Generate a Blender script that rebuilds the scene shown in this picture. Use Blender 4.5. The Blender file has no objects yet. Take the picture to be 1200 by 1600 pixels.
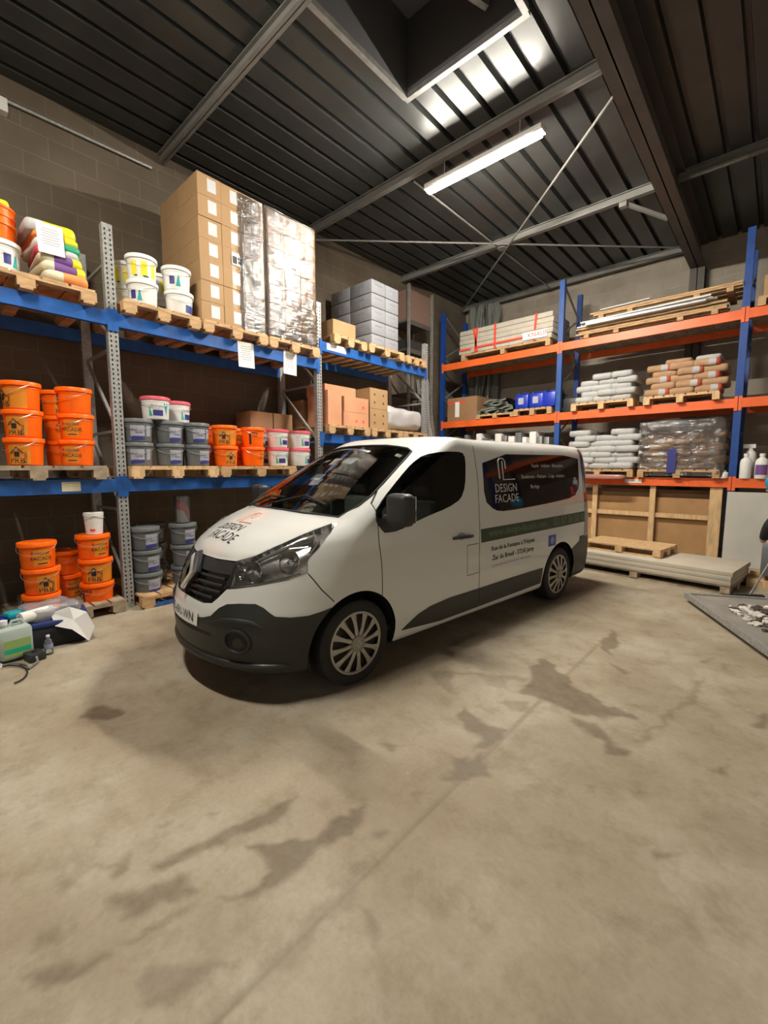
import bpy, bmesh, math, random
import numpy as np
from mathutils import Vector, Matrix, noise as mnoise
from math import sin, cos, pi, radians
random.seed(7)
rng = np.random.RandomState(7)
C = bpy.context.scene.collection
SC = bpy.context.scene

# ---------------------------------------------------------------- camera
cd = bpy.data.cameras.new('camera'); cam = bpy.data.objects.new('camera', cd); C.objects.link(cam)
cd.sensor_fit = 'VERTICAL'; cd.sensor_height = 24.0; cd.sensor_width = 18.0
cd.lens = 682.0 / 1600.0 * 24.0
cd.clip_start = 0.05; cd.clip_end = 100
cam.location = (0, 0, 1.62)
cam.rotation_euler = (radians(90 - 5.91), 0, radians(41.97))
SC.camera = cam

# ---------------------------------------------------------------- world, exposure, lamps
SC.view_settings.view_transform = 'Standard'
SC.view_settings.look = 'None'
SC.view_settings.gamma = 1.0
SC.view_settings.use_curve_mapping = False
SC.view_settings.exposure = 2.68
W = bpy.data.worlds.new('night_hall'); SC.world = W; W.use_nodes = True
bg = W.node_tree.nodes['Background']
bg.inputs[0].default_value = (1.0, 0.86, 0.70, 1); bg.inputs[1].default_value = 0.08
LAMP_E = 120.0          # emission of a tube diffuser
LAMP_COL = (1.0, 0.92, 0.80)

# ---------------------------------------------------------------- materials
MATS = {}
def nodes(m): m.use_nodes = True; return m.node_tree.nodes, m.node_tree.links
def mat(name, col, rough=.6, metal=0., bump=0., bscale=20., var=0., vscale=6., coat=0., spec=.5, stretch=(1, 1, 1), detail=4.):
    if name in MATS: return MATS[name]
    m = bpy.data.materials.new(name); N, L = nodes(m); b = N['Principled BSDF']
    b.inputs['Base Color'].default_value = (*col, 1); b.inputs['Roughness'].default_value = rough
    b.inputs['Metallic'].default_value = metal; b.inputs['Coat Weight'].default_value = coat
    b.inputs['Specular IOR Level'].default_value = spec
    if var or bump:
        tc = N.new('ShaderNodeTexCoord'); mp = N.new('ShaderNodeMapping'); mp.inputs['Scale'].default_value = stretch
        L.new(tc.outputs['Object'], mp.inputs['Vector'])
    if var:
        n = N.new('ShaderNodeTexNoise'); n.inputs['Scale'].default_value = vscale; n.inputs['Detail'].default_value = detail
        L.new(mp.outputs[0], n.inputs['Vector'])
        r = N.new('ShaderNodeValToRGB')
        r.color_ramp.elements[0].position = .3; r.color_ramp.elements[1].position = .7
        r.color_ramp.elements[0].color = (*[max(0, c * (1 - var)) for c in col], 1)
        r.color_ramp.elements[1].color = (*[min(1, c * (1 + var)) for c in col], 1)
        L.new(n.outputs['Fac'], r.inputs[0]); L.new(r.outputs[0], b.inputs['Base Color'])
    if bump:
        n2 = N.new('ShaderNodeTexNoise'); n2.inputs['Scale'].default_value = bscale; n2.inputs['Detail'].default_value = 5
        L.new(mp.outputs[0], n2.inputs['Vector'])
        bp = N.new('ShaderNodeBump'); bp.inputs['Strength'].default_value = bump; bp.inputs['Distance'].default_value = .02
        L.new(n2.outputs['Fac'], bp.inputs['Height']); L.new(bp.outputs[0], b.inputs['Normal'])
    MATS[name] = m; return m
def emis(name, col, s):
    m = bpy.data.materials.new(name); N, L = nodes(m); b = N['Principled BSDF']
    b.inputs['Base Color'].default_value = (*col, 1)
    b.inputs['Emission Color'].default_value = (*col, 1); b.inputs['Emission Strength'].default_value = s
    MATS[name] = m; return m
def glassy(name, tint, opac, rough=.03, bump=0., bscale=12., gcol=(1, 1, 1), ior=1.5):
    """thin sheet: fresnel gloss over a partly see-through, partly solid layer"""
    m = bpy.data.materials.new(name); N, L = nodes(m); N.remove(N['Principled BSDF']); out = N['Material Output']
    tr = N.new('ShaderNodeBsdfTransparent'); tr.inputs[0].default_value = (*tint, 1)
    df = N.new('ShaderNodeBsdfDiffuse'); df.inputs[0].default_value = (*gcol, 1)
    mx = N.new('ShaderNodeMixShader'); mx.inputs[0].default_value = opac
    L.new(tr.outputs[0], mx.inputs[1]); L.new(df.outputs[0], mx.inputs[2])
    gl = N.new('ShaderNodeBsdfGlossy'); gl.inputs['Roughness'].default_value = rough
    fr = N.new('ShaderNodeFresnel'); fr.inputs['IOR'].default_value = ior
    m2 = N.new('ShaderNodeMixShader')
    L.new(fr.outputs[0], m2.inputs[0]); L.new(mx.outputs[0], m2.inputs[1]); L.new(gl.outputs[0], m2.inputs[2])
    if bump:
        tc = N.new('ShaderNodeTexCoord'); n = N.new('ShaderNodeTexNoise'); n.inputs['Scale'].default_value = bscale; n.inputs['Detail'].default_value = 4
        mp = N.new('ShaderNodeMapping'); mp.inputs['Scale'].default_value = (1, 1, 2.2); L.new(tc.outputs['Object'], mp.inputs[0]); L.new(mp.outputs[0], n.inputs[0])
        bp = N.new('ShaderNodeBump'); bp.inputs['Strength'].default_value = bump; bp.inputs['Distance'].default_value = .05
        L.new(n.outputs['Fac'], bp.inputs['Height']); L.new(bp.outputs[0], gl.inputs['Normal']); L.new(bp.outputs[0], fr.inputs['Normal'])
    L.new(m2.outputs[0], out.inputs[0]); MATS[name] = m; return m

M_BLUE = mat('blue_beam_paint', (.012, .095, .36), .42, bump=.05, var=.18, vscale=9)
M_DBLUE = mat('dark_blue_post_paint', (.008, .055, .26), .42, var=.15, vscale=5)
M_ORNG = mat('orange_beam_paint', (.80, .135, .025), .42, var=.12, vscale=4)
M_GALV = mat('galvanised_steel', (.42, .43, .42), .42, .55, var=.22, vscale=30, bump=.04)
M_DGALV = mat('dull_steel', (.27, .27, .26), .45, .5, var=.2, vscale=10)
M_HOLE = mat('punched_hole', (.02, .02, .02), .9)
M_WOOD = mat('pallet_wood', (.47, .30, .15), .75, var=.35, vscale=7, stretch=(1, 1, 6), bump=.15)
M_WOOD2 = mat('pale_timber', (.62, .42, .22), .7, var=.22, vscale=5, stretch=(6, 6, 1), bump=.1)
M_WOOD3 = mat('weathered_wood', (.33, .26, .18), .8, var=.35, vscale=8, bump=.2)
M_OSB = mat('brown_chipboard', (.40, .23, .10), .8, var=.12, vscale=3)
M_CARD = mat('cardboard', (.37, .23, .11), .8, var=.07, vscale=3)
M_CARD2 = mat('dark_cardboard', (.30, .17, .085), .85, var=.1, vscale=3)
M_CARD3 = mat('reddish_cardboard', (.55, .27, .15), .8, var=.08, vscale=3)
M_TAPE = mat('parcel_tape', (.40, .27, .15), .25)
M_PAPER = mat('white_paper', (.78, .77, .74), .8)
M_INK = mat('black_print', (.015, .015, .018), .6)
M_GINK = mat('grey_print', (.25, .25, .27), .7)
M_WHITE = mat('white_plastic', (.76, .76, .73), .4)
M_ORP = mat('orange_plastic', (1.0, .15, .004), .38, spec=.3)
M_ORP2 = mat('amber_label', (.72, .24, .012), .5)
M_GREYP = mat('grey_plastic', (.135, .148, .155), .45)
M_PINK = mat('pink_lid', (.70, .10, .15), .4)
M_WIRE = mat('handle_wire', (.6, .6, .6), .3, .8)
M_YEL = mat('yellow_print', (.80, .68, .02), .5)
M_TEAL = mat('teal_print', (.02, .36, .38), .5)
M_GREEN = mat('green_print', (.02, .42, .25), .5)
M_NAVY = mat('navy_print', (.03, .035, .20), .5)
M_PURP = mat('purple_print', (.16, .07, .25), .5)
M_RED = mat('red_print', (.75, .07, .04), .5)
M_LGREY = mat('pale_label', (.36, .38, .43), .5)
M_BLK = mat('black_rubber', (.012, .012, .013), .75)
M_BLKP = mat('black_plastic', (.022, .024, .026), .48, bump=.03, bscale=200)
M_CHROME = mat('chrome', (.85, .85, .86), .08, 1.)
M_FILM = glassy('stretch_film', (.97, .97, .97), .05, .16, bump=.45, bscale=11, gcol=(.8, .8, .8), ior=1.75)
M_FILM2 = glassy('cloudy_film', (.93, .93, .93), .30, .2, bump=.6, bscale=9, gcol=(.75, .75, .78))
M_CLEAR = glassy('clear_plastic', (.95, .97, .98), .10, .06, gcol=(.7, .75, .8))

# ---------------------------------------------------------------- mesh helpers
def rot_m(rz=0, rx=0, ry=0): return Matrix.Rotation(rz, 3, 'Z') @ Matrix.Rotation(ry, 3, 'Y') @ Matrix.Rotation(rx, 3, 'X')
class MB:
    def __init__(s): s.v = []; s.f = []; s.m = []; s.sm = []
    def add(s, vs, fs, mi=0, smooth=False):
        o = len(s.v); s.v += [tuple(v) for v in vs]
        for f in fs: s.f.append(tuple(i + o for i in f)); s.m.append(mi); s.sm.append(smooth)
        return s
    def box(s, x0, x1, y0, y1, z0, z1, mi=0, M=None, c=None):
        vs = [Vector((x, y, z)) for z in (z0, z1) for y in (y0, y1) for x in (x0, x1)]
        if M is not None:
            cc = Vector(c) if c is not None else Vector((0, 0, 0)); vs = [M @ (v - cc) + cc for v in vs]
        return s.add(vs, [(0, 2, 3, 1), (4, 5, 7, 6), (0, 1, 5, 4), (2, 6, 7, 3), (0, 4, 6, 2), (1, 3, 7, 5)], mi)
    def rbox(s, x0, x1, y0, y1, z0, z1, r=.01, mi=0, seg=2):
        bm = bmesh.new(); bmesh.ops.create_cube(bm, size=1)
        for v in bm.verts: v.co = Vector(((x0 + x1) / 2 + v.co.x * (x1 - x0), (y0 + y1) / 2 + v.co.y * (y1 - y0), (z0 + z1) / 2 + v.co.z * (z1 - z0)))
        bmesh.ops.bevel(bm, geom=bm.edges[:], offset=r, segments=seg, profile=.5, affect='EDGES')
        bm.verts.index_update(); s.add([v.co for v in bm.verts], [[v.index for v in f.verts] for f in bm.faces], mi, True); bm.free(); return s
    def bar(s, p, q, w, t, mi=0, up=(0, 0, 1)):
        p = Vector(p); q = Vector(q); d = (q - p).normalized(); u = Vector(up)
        if abs(d.dot(u)) > .99: u = Vector((1, 0, 0))
        a = d.cross(u).normalized(); b = a.cross(d).normalized()
        vs = [e + a * (w / 2 * i) + b * (t / 2 * j) for e in (p, q) for i, j in ((-1, -1), (1, -1), (1, 1), (-1, 1))]
        return s.add(vs, [(0, 1, 2, 3)[::-1], (4, 5, 6, 7), (0, 1, 5, 4), (1, 2, 6, 5), (2, 3, 7, 6), (3, 0, 4, 7)], mi)
    def tube(s, pts, r, seg=8, mi=0, closed=False):
        pts = [Vector(p) for p in pts]; n = len(pts); rings = []; prev = None
        for i, p in enumerate(pts):
            a = pts[(i - 1) % n] if (closed or i > 0) else p; b = pts[(i + 1) % n] if (closed or i < n - 1) else p
            d = (b - a).normalized()
            if prev is None:
                prev = d.cross(Vector((0, 0, 1)))
                if prev.length < .01: prev = Vector((1, 0, 0))
            u = (prev - d * prev.dot(d)).normalized(); prev = u; w = d.cross(u)
            rr = r[i] if isinstance(r, (list, tuple)) else r
            rings.append([p + (u * cos(2 * pi * k / seg) + w * sin(2 * pi * k / seg)) * rr for k in range(seg)])
        vs = [v for r_ in rings for v in r_]; fs = []
        for i in range(n if closed else n - 1):
            j = (i + 1) % n
            for k in range(seg): fs.append((i * seg + k, i * seg + (k + 1) % seg, j * seg + (k + 1) % seg, j * seg + k))
        if not closed: fs.append(tuple(range(seg))[::-1]); fs.append(tuple((n - 1) * seg + k for k in range(seg)))
        return s.add(vs, fs, mi, True)
    def lathe(s, prof, seg=28, mi=0, M=None, o=(0, 0, 0), smooth=True, cap=True):
        vs = []; o = Vector(o)
        for (r, z) in prof:
            for k in range(seg):
                v = Vector((r * cos(2 * pi * k / seg), r * sin(2 * pi * k / seg), z)); vs.append((M @ v if M is not None else v) + o)
        fs = [(i * seg + k, i * seg + (k + 1) % seg, (i + 1) * seg + (k + 1) % seg, (i + 1) * seg + k) for i in range(len(prof) - 1) for k in range(seg)]
        if cap and prof[0][0] > 1e-4: fs.append(tuple(range(seg))[::-1])
        if cap and prof[-1][0] > 1e-4: fs.append(tuple((len(prof) - 1) * seg + k for k in range(seg)))
        return s.add(vs, fs, mi, smooth)
    def prism(s, poly, z0, z1, M=None, o=(0, 0, 0), mi=0):
        n = len(poly); o = Vector(o); vs = []
        for z in (z0, z1):
            for (x, y) in poly:
                v = Vector((x, y, z)); vs.append((M @ v if M is not None else v) + o)
        fs = [tuple(range(n))[::-1], tuple(range(n, 2 * n))] + [(i, (i + 1) % n, n + (i + 1) % n, n + i) for i in range(n)]
        return s.add(vs, fs, mi)
    def patch(s, r, a0, a1, z0, z1, n=8, mi=0, r1=None):
        r1 = r if r1 is None else r1; vs = []
        for i in range(n + 1):
            a = a0 + (a1 - a0) * i / n; vs += [(r * cos(a), r * sin(a), z0), (r1 * cos(a), r1 * sin(a), z1)]
        return s.add(vs, [(2 * i, 2 * i + 2, 2 * i + 3, 2 * i + 1) for i in range(n)], mi, True)
    def mesh(s, name, mats):
        me = bpy.data.meshes.new(name); me.from_pydata(s.v, [], s.f)
        for m in (mats if isinstance(mats, (list, tuple)) else [mats]): me.materials.append(m)
        me.polygons.foreach_set('material_index', s.m); me.polygons.foreach_set('use_smooth', s.sm)
        me.update(); return me
    def build(s, name, mats, parent=None, loc=None, rz=0, hard=None):
        me = s.mesh(name, mats)
        if any(s.sm): me.set_sharp_from_angle(angle=radians(hard or 38))
        return put(name, me, parent, loc, rz)
def put(name, me, parent=None, loc=None, rz=0):
    o = bpy.data.objects.new(name, me); C.objects.link(o)
    if parent is not None: o.parent = parent
    if loc is not None: o.location = loc
    if rz: o.rotation_euler = (0, 0, rz)
    return o
def tag(o, label, cat, group=None, kind=None):
    if label: o['label'] = label
    if cat: o['category'] = cat
    if group: o['group'] = group
    if kind: o['kind'] = kind
    return o
def thing(name, label, cat, loc=(0, 0, 0), rz=0, group=None):
    o = bpy.data.objects.new(name, None); C.objects.link(o); o.empty_display_size = .1
    o.location = loc; o.rotation_euler = (0, 0, rz); return tag(o, label, cat, group)
def struct(name, mb, mats):
    o = mb.build(name, mats); o['kind'] = 'structure'; return o
_tc = {}
def text_geo(txt, size=1., align='LEFT', res=2, bold=0.):
    """flat letters as (verts Nx2, faces), x right, y up"""
    k = (txt, size, align, bold)
    if k in _tc: return _tc[k]
    cu = bpy.data.curves.new('lettering', 'FONT'); cu.body = txt; cu.size = size; cu.align_x = align; cu.resolution_u = res; cu.offset = bold * size
    o = bpy.data.objects.new('lettering', cu); C.objects.link(o)
    dg = bpy.context.evaluated_depsgraph_get(); me = bpy.data.meshes.new_from_object(o.evaluated_get(dg))
    vs = [(v.co.x, v.co.y) for v in me.vertices]; fs = [tuple(p.vertices) for p in me.polygons]
    bpy.data.objects.remove(o); bpy.data.curves.remove(cu); bpy.data.meshes.remove(me)
    _tc[k] = (vs, fs); return vs, fs
def text_cyl(mb, txt, size, r, a, z, mi=0, vertical=False):
    vs, fs = text_geo(txt, size, 'CENTER')
    if vertical: P = [(r * cos(a - y / r), r * sin(a - y / r), z + x) for x, y in vs]
    else: P = [(r * cos(a + x / r), r * sin(a + x / r), z + y) for x, y in vs]
    mb.add(P, fs, mi)
def text_flat(mb, txt, size, o, ux, uy, mi=0, align='CENTER'):
    vs, fs = text_geo(txt, size, align); o = Vector(o); ux = Vector(ux); uy = Vector(uy)
    mb.add([o + ux * x + uy * y for x, y in vs], fs, mi)
def inst(root, parts):
    """link shared meshes under a thing: parts = [(name, mesh, loc, [subparts])]"""
    for p in parts:
        o = put(p[0], p[1], root, p[2] if len(p) > 2 else None)
        if len(p) > 3:
            for q in p[3]: put(q[0], q[1], o)
    return root

# ================================================================ setting
XL = -5.48; XW = -6.72; YB = 10.88; ZC = 5.95
# concrete floor: fine grid where the stains are
STAINS = [
(0.55,[(-1.97,2.71),(-1.34,3.14),(-1.35,3.04),(-1.77,2.79),(-1.59,2.55),(-1.70,2.57)]),
(0.50,[(-1.60,2.91),(-1.42,3.04),(-1.37,2.89),(-1.50,2.81)]),
(0.60,[(-1.35,2.67),(-1.16,2.78),(-1.13,2.66),(-1.24,2.63)]),
(1.00,[(-1.42,3.49),(-1.35,3.56),(-0.99,3.23),(-0.59,3.08),(-0.74,2.90),(-1.13,2.91),(-1.29,2.87),(-1.32,3.19)]),
(0.90,[(-0.91,2.81),(-0.75,2.82),(-0.60,2.70),(-0.51,2.70),(-0.51,2.63),(-0.60,2.55),(-0.68,2.69),(-0.89,2.74)]),
(1.00,[(-1.48,2.32),(-1.47,2.47),(-1.27,2.36),(-1.14,2.41),(-1.11,2.22),(-1.16,2.11),(-1.29,2.26),(-1.45,2.29)]),
(0.90,[(-1.27,1.97),(-1.21,2.04),(-1.15,2.01),(-1.11,2.12),(-1.02,1.95),(-1.10,1.90),(-1.18,1.79),(-1.20,1.88)]),
(1.00,[(-1.14,4.26),(-1.12,4.68),(-0.98,4.22),(-0.97,3.98)]),
(0.90,[(-0.94,3.85),(-0.76,3.76),(-0.79,3.70)]),
(0.60,[(-1.21,3.60),(-1.12,3.61),(-1.13,3.53)]),
(0.60,[(-0.30,4.11),(-0.33,3.58),(-0.41,3.13),(-0.51,2.80),(-0.54,2.81),(-0.42,3.26),(-0.35,3.90)]),
(0.90,[(-0.39,4.34),(-0.32,4.52),(-0.32,4.37)]),
(0.70,[(-0.28,4.44),(-0.21,4.47),(-0.23,4.31)]),
(0.90,[(-0.04,3.51),(0.06,3.73),(0.06,3.49),(-0.01,3.45)]),
(1.00,[(-0.14,2.79),(-0.08,2.91),(-0.08,2.78)]),
(0.60,[(-0.45,2.34),(-0.40,2.39),(-0.40,2.30)]),
(0.60,[(-0.64,2.22),(-0.58,2.25),(-0.59,2.18)]),
(0.60,[(-0.01,2.75),(0.02,2.77),(0.01,2.73)]),
(1.00,[(-1.40,1.41),(-1.29,1.27),(-1.35,1.08),(-1.31,0.96),(-1.38,0.80),(-1.44,0.70),(-1.40,0.88),(-1.56,0.88),(-1.44,1.04)]),
(0.90,[(-1.74,0.89),(-1.64,1.15),(-1.58,1.10),(-1.69,0.79),(-1.72,0.61),(-1.77,0.61)]),
(0.80,[(-1.96,0.44),(-1.90,0.53),(-1.83,0.49),(-1.86,0.43)]),
(0.80,[(-1.75,0.40),(-1.65,0.63),(-1.56,0.68),(-1.63,0.48),(-1.65,0.40)]),
(0.70,[(-1.59,0.39),(-1.51,0.65),(-1.49,0.65),(-1.56,0.41)]),
(0.90,[(-1.64,0.18),(-1.57,0.35),(-1.55,0.35),(-1.59,0.20),(-1.60,0.17)]),
(0.60,[(-1.42,0.40),(-1.29,0.57),(-1.22,0.60),(-1.24,0.42),(-1.30,0.37)]),
(0.60,[(-1.07,1.05),(-0.95,1.05),(-0.91,0.99),(-0.97,0.99)]),
(0.40,[(-1.16,0.69),(-1.15,1.25),(-1.09,1.25),(-1.08,0.95),(-1.08,0.6)]),
(0.90,[(-1.90,0.85),(-1.88,0.89),(-1.87,0.86)]),
(1.00,[(-2.00,0.69),(-1.97,0.72),(-1.96,0.69)]),
(0.80,[(-1.25,1.30),(-1.20,1.34),(-1.19,1.29)]),
(0.90,[(-1.24,1.58),(-1.20,1.62),(-1.20,1.57)]),
(0.80,[(-1.95,0.28),(-1.92,0.32),(-1.91,0.30)]),
(0.60,[(-1.82,0.21),(-1.78,0.26),(-1.72,0.24),(-1.74,0.19)]),
(1.00,[(-3.33,0.74),(-3.29,0.85),(-3.12,0.90),(-3.07,0.82),(-3.23,0.69)]),
(0.80,[(-1.64,1.77),(-1.55,1.83),(-1.56,1.74)]),
(0.60,[(-2.20,3.35),(-1.96,3.89),(-1.87,3.86),(-1.95,3.38),(-2.12,3.22)]),
(0.80,[(-0.27,2.01),(-0.21,2.08),(-0.21,2.00),(-0.25,1.97)]),
]
def vnoise(x, y, f, seed):
    """smooth value noise on arrays"""
    r = np.random.RandomState(seed); G = r.rand(64, 64); x = x * f + 20; y = y * f + 20
    xi = np.floor(x).astype(int); yi = np.floor(y).astype(int); u = x - xi; v = y - yi
    u = u * u * (3 - 2 * u); v = v * v * (3 - 2 * v); g = lambda i, j: G[i % 64, j % 64]
    return (g(xi, yi) * (1 - u) + g(xi + 1, yi) * u) * (1 - v) + (g(xi, yi + 1) * (1 - u) + g(xi + 1, yi + 1) * u) * v
def poly_dist(X, Y, poly):
    """signed distance (inside negative) of points to polygon"""
    P = np.array(poly); n = len(P); D = np.full(X.shape, 1e9); ins = np.zeros(X.shape, bool)
    for i in range(n):
        a = P[i]; b = P[(i + 1) % n]; ab = b - a
        t = np.clip(((X - a[0]) * ab[0] + (Y - a[1]) * ab[1]) / (ab @ ab), 0, 1)
        D = np.minimum(D, np.hypot(X - a[0] - t * ab[0], Y - a[1] - t * ab[1]))
        c = (a[1] > Y) != (b[1] > Y)
        with np.errstate(divide='ignore', invalid='ignore'):
            c &= X < (b[0] - a[0]) * (Y - a[1]) / (b[1] - a[1]) + a[0]
        ins ^= c
    return np.where(ins, -D, D)
def make_floor():
    xs = np.concatenate([[-6.72, -5.6], np.arange(-4.2, .35, .016), [1.5, 4, 9]])
    ys = np.concatenate([[-13, -8, -4, -1.5], np.arange(.05, 5.0, .016), [7, 9, 10.88]])
    X, Y = np.meshgrid(xs, ys); nx, ny = len(xs), len(ys)
    A = np.zeros(X.shape)
    dx = (vnoise(X, Y, 9, 1) - .5) * .07 + (vnoise(X, Y, 28, 2) - .5) * .03; dy = (vnoise(X, Y, 9, 3) - .5) * .07 + (vnoise(X, Y, 28, 4) - .5) * .03
    for s, pl in STAINS:
        d = poly_dist(X + dx, Y + dy, pl); A = np.maximum(A, s * np.clip(.5 - d / .03, 0, 1))
    # joint line dirt
    d = np.abs(X + 1.118 + (vnoise(X, Y, 2.2, 9) - .5) * .01)
    A = np.maximum(A, np.clip(1 - d / .02, 0, 1) * 1.0 * (Y < 4.2) * (.6 + .4 * vnoise(X, Y, 5, 5)))
    co = np.stack([X.ravel(), Y.ravel(), np.zeros(X.size)], 1)
    i = np.arange(ny - 1)[:, None] * nx + np.arange(nx - 1)[None]; i = i.ravel()
    F = np.stack([i, i + 1, i + nx + 1, i + nx], 1)
    me = bpy.data.meshes.new('floor'); me.vertices.add(len(co)); me.vertices.foreach_set('co', co.ravel())
    me.loops.add(F.size); me.loops.foreach_set('vertex_index', F.ravel().astype(np.int32))
    me.polygons.add(len(F)); me.polygons.foreach_set('loop_start', np.arange(0, F.size, 4, dtype=np.int32))
    me.update(calc_edges=True); me.validate()
    at = me.attributes.new('stain', 'FLOAT', 'POINT'); at.data.foreach_set('value', A.ravel().astype(np.float32))
    m = bpy.data.materials.new('concrete_floor'); N, L = nodes(m); b = N['Principled BSDF']
    tc = N.new('ShaderNodeTexCoord')
    def nz(scale, det=6, rough=.6):
        n = N.new('ShaderNodeTexNoise'); n.inputs['Scale'].default_value = scale; n.inputs['Detail'].default_value = det; n.inputs['Roughness'].default_value = rough
        L.new(tc.outputs['Object'], n.inputs['Vector']); return n
    def ramp(n, stops):
        r = N.new('ShaderNodeValToRGB'); e = r.color_ramp.elements
        while len(e) < len(stops): e.new(.5)
        for k, (p, c) in enumerate(stops): e[k].position = p; e[k].color = (*c, 1)
        L.new(n.outputs['Fac'], r.inputs[0]); return r
    base = ramp(nz(.9, 7, .62), [(.30, (.25, .195, .13)), (.5, (.345, .29, .21)), (.66, (.44, .395, .31))])
    mott = ramp(nz(4.5, 6, .7), [(.30, (.70, .66, .60)), (.5, (1, 1, 1)), (.72, (1.0, 1.0, 1.0))])
    mul = N.new('ShaderNodeMix'); mul.data_type = 'RGBA'; mul.blend_type = 'MULTIPLY'; mul.inputs[0].default_value = .8
    L.new(base.outputs[0], mul.inputs[6]); L.new(mott.outputs[0], mul.inputs[7])
    fine = ramp(nz(38, 4, .7), [(.25, (.78, .76, .73)), (.6, (1, 1, 1))])
    mul2 = N.new('ShaderNodeMix'); mul2.data_type = 'RGBA'; mul2.blend_type = 'MULTIPLY'; mul2.inputs[0].default_value = .5
    L.new(mul.outputs[2], mul2.inputs[6]); L.new(fine.outputs[0], mul2.inputs[7])
    aN = N.new('ShaderNodeAttribute'); aN.attribute_name = 'stain'
    br = nz(14, 4, .6); mm = N.new('ShaderNodeMath'); mm.operation = 'MULTIPLY_ADD'
    L.new(br.outputs['Fac'], mm.inputs[0]); mm.inputs[1].default_value = .5; mm.inputs[2].default_value = .62
    m3 = N.new('ShaderNodeMath'); m3.operation = 'MULTIPLY'; m3.use_clamp = True; L.new(mm.outputs[0], m3.inputs[0]); L.new(aN.outputs['Fac'], m3.inputs[1])
    mx = N.new('ShaderNodeMix'); mx.data_type = 'RGBA'; mx.blend_type = 'MULTIPLY'
    L.new(m3.outputs[0], mx.inputs[0]); L.new(mul2.outputs[2], mx.inputs[6]); mx.inputs[7].default_value = (.46, .42, .37, 1)
    L.new(mx.outputs[2], b.inputs['Base Color'])
    rr = N.new('ShaderNodeMapRange'); L.new(m3.outputs[0], rr.inputs[0]); rr.inputs[3].default_value = .72; rr.inputs[4].default_value = .5
    L.new(rr.outputs[0], b.inputs['Roughness']); b.inputs['Specular IOR Level'].default_value = .35
    bn = nz(22, 6, .7); bp = N.new('ShaderNodeBump'); bp.inputs['Strength'].default_value = .12; bp.inputs['Distance'].default_value = .02
    L.new(bn.outputs['Fac'], bp.inputs['Height']); L.new(bp.outputs[0], b.inputs['Normal'])
    me.materials.append(m); o = put('floor', me); o['kind'] = 'structure'
make_floor()

def block_mat(name, c1, c2, cm, axis):
    m = bpy.data.materials.new(name); N, L = nodes(m); b = N['Principled BSDF']; b.inputs['Roughness'].default_value = .9
    tc = N.new('ShaderNodeTexCoord'); sp = N.new('ShaderNodeSeparateXYZ'); cb = N.new('ShaderNodeCombineXYZ')
    L.new(tc.outputs['Object'], sp.inputs[0]); L.new(sp.outputs[axis], cb.inputs[0]); L.new(sp.outputs[2], cb.inputs[1])
    br = N.new('ShaderNodeTexBrick'); L.new(cb.outputs[0], br.inputs['Vector'])
    br.inputs['Color1'].default_value = (*c1, 1); br.inputs['Color2'].default_value = (*c2, 1); br.inputs['Mortar'].default_value = (*cm, 1)
    br.inputs['Scale'].default_value = 1; br.inputs['Mortar Size'].default_value = .008; br.inputs['Brick Width'].default_value = .5; br.inputs['Row Height'].default_value = .25
    br.inputs['Mortar Smooth'].default_value = .3
    n = N.new('ShaderNodeTexNoise'); n.inputs['Scale'].default_value = 1.6; n.inputs['Detail'].default_value = 6; L.new(tc.outputs['Object'], n.inputs[0])
    r = N.new('ShaderNodeValToRGB'); r.color_ramp.elements[0].position = .3; r.color_ramp.elements[0].color = (.6, .57, .52, 1); r.color_ramp.elements[1].position = .65; r.color_ramp.elements[1].color = (1, 1, 1, 1)
    L.new(n.outputs['Fac'], r.inputs[0]); mx = N.new('ShaderNodeMix'); mx.data_type = 'RGBA'; mx.blend_type = 'MULTIPLY'; mx.inputs[0].default_value = .7
    L.new(br.outputs['Color'], mx.inputs[6]); L.new(r.outputs[0], mx.inputs[7]); L.new(mx.outputs[2], b.inputs['Base Color'])
    bp = N.new('ShaderNodeBump'); bp.inputs['Strength'].default_value = .35; bp.inputs['Distance'].default_value = .01; bp.invert = True
    L.new(br.outputs['Fac'], bp.inputs['Height']); L.new(bp.outputs[0], b.inputs['Normal'])
    MATS[name] = m; return m
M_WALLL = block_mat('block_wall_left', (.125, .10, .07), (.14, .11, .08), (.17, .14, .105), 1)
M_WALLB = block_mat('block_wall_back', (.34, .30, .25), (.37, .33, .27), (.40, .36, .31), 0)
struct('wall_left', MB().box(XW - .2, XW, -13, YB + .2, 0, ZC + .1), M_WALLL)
struct('wall_back', MB().box(XW, 9, YB, YB + .2, 0, ZC + .1), M_WALLB)
# pale render patch and pipe along the left wall top
M_PATCH = mat('pale_render', (.30, .27, .23), .9, var=.2, vscale=5)
tag(MB().tube([(XW + .035, -3.4, 5.62), (XW + .035, 2.66, 5.70)], .018, mi=0).build('cable_conduit', M_GALV), 'thin pale conduit running under the roof along the left block wall', 'conduit')
tag(MB().box(XW + .002, XW + .11, 1.02, 1.13, 5.52, 5.66).build('junction_box', M_WHITE), 'small white junction box on the left wall just under the roof', 'junction box')

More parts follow.
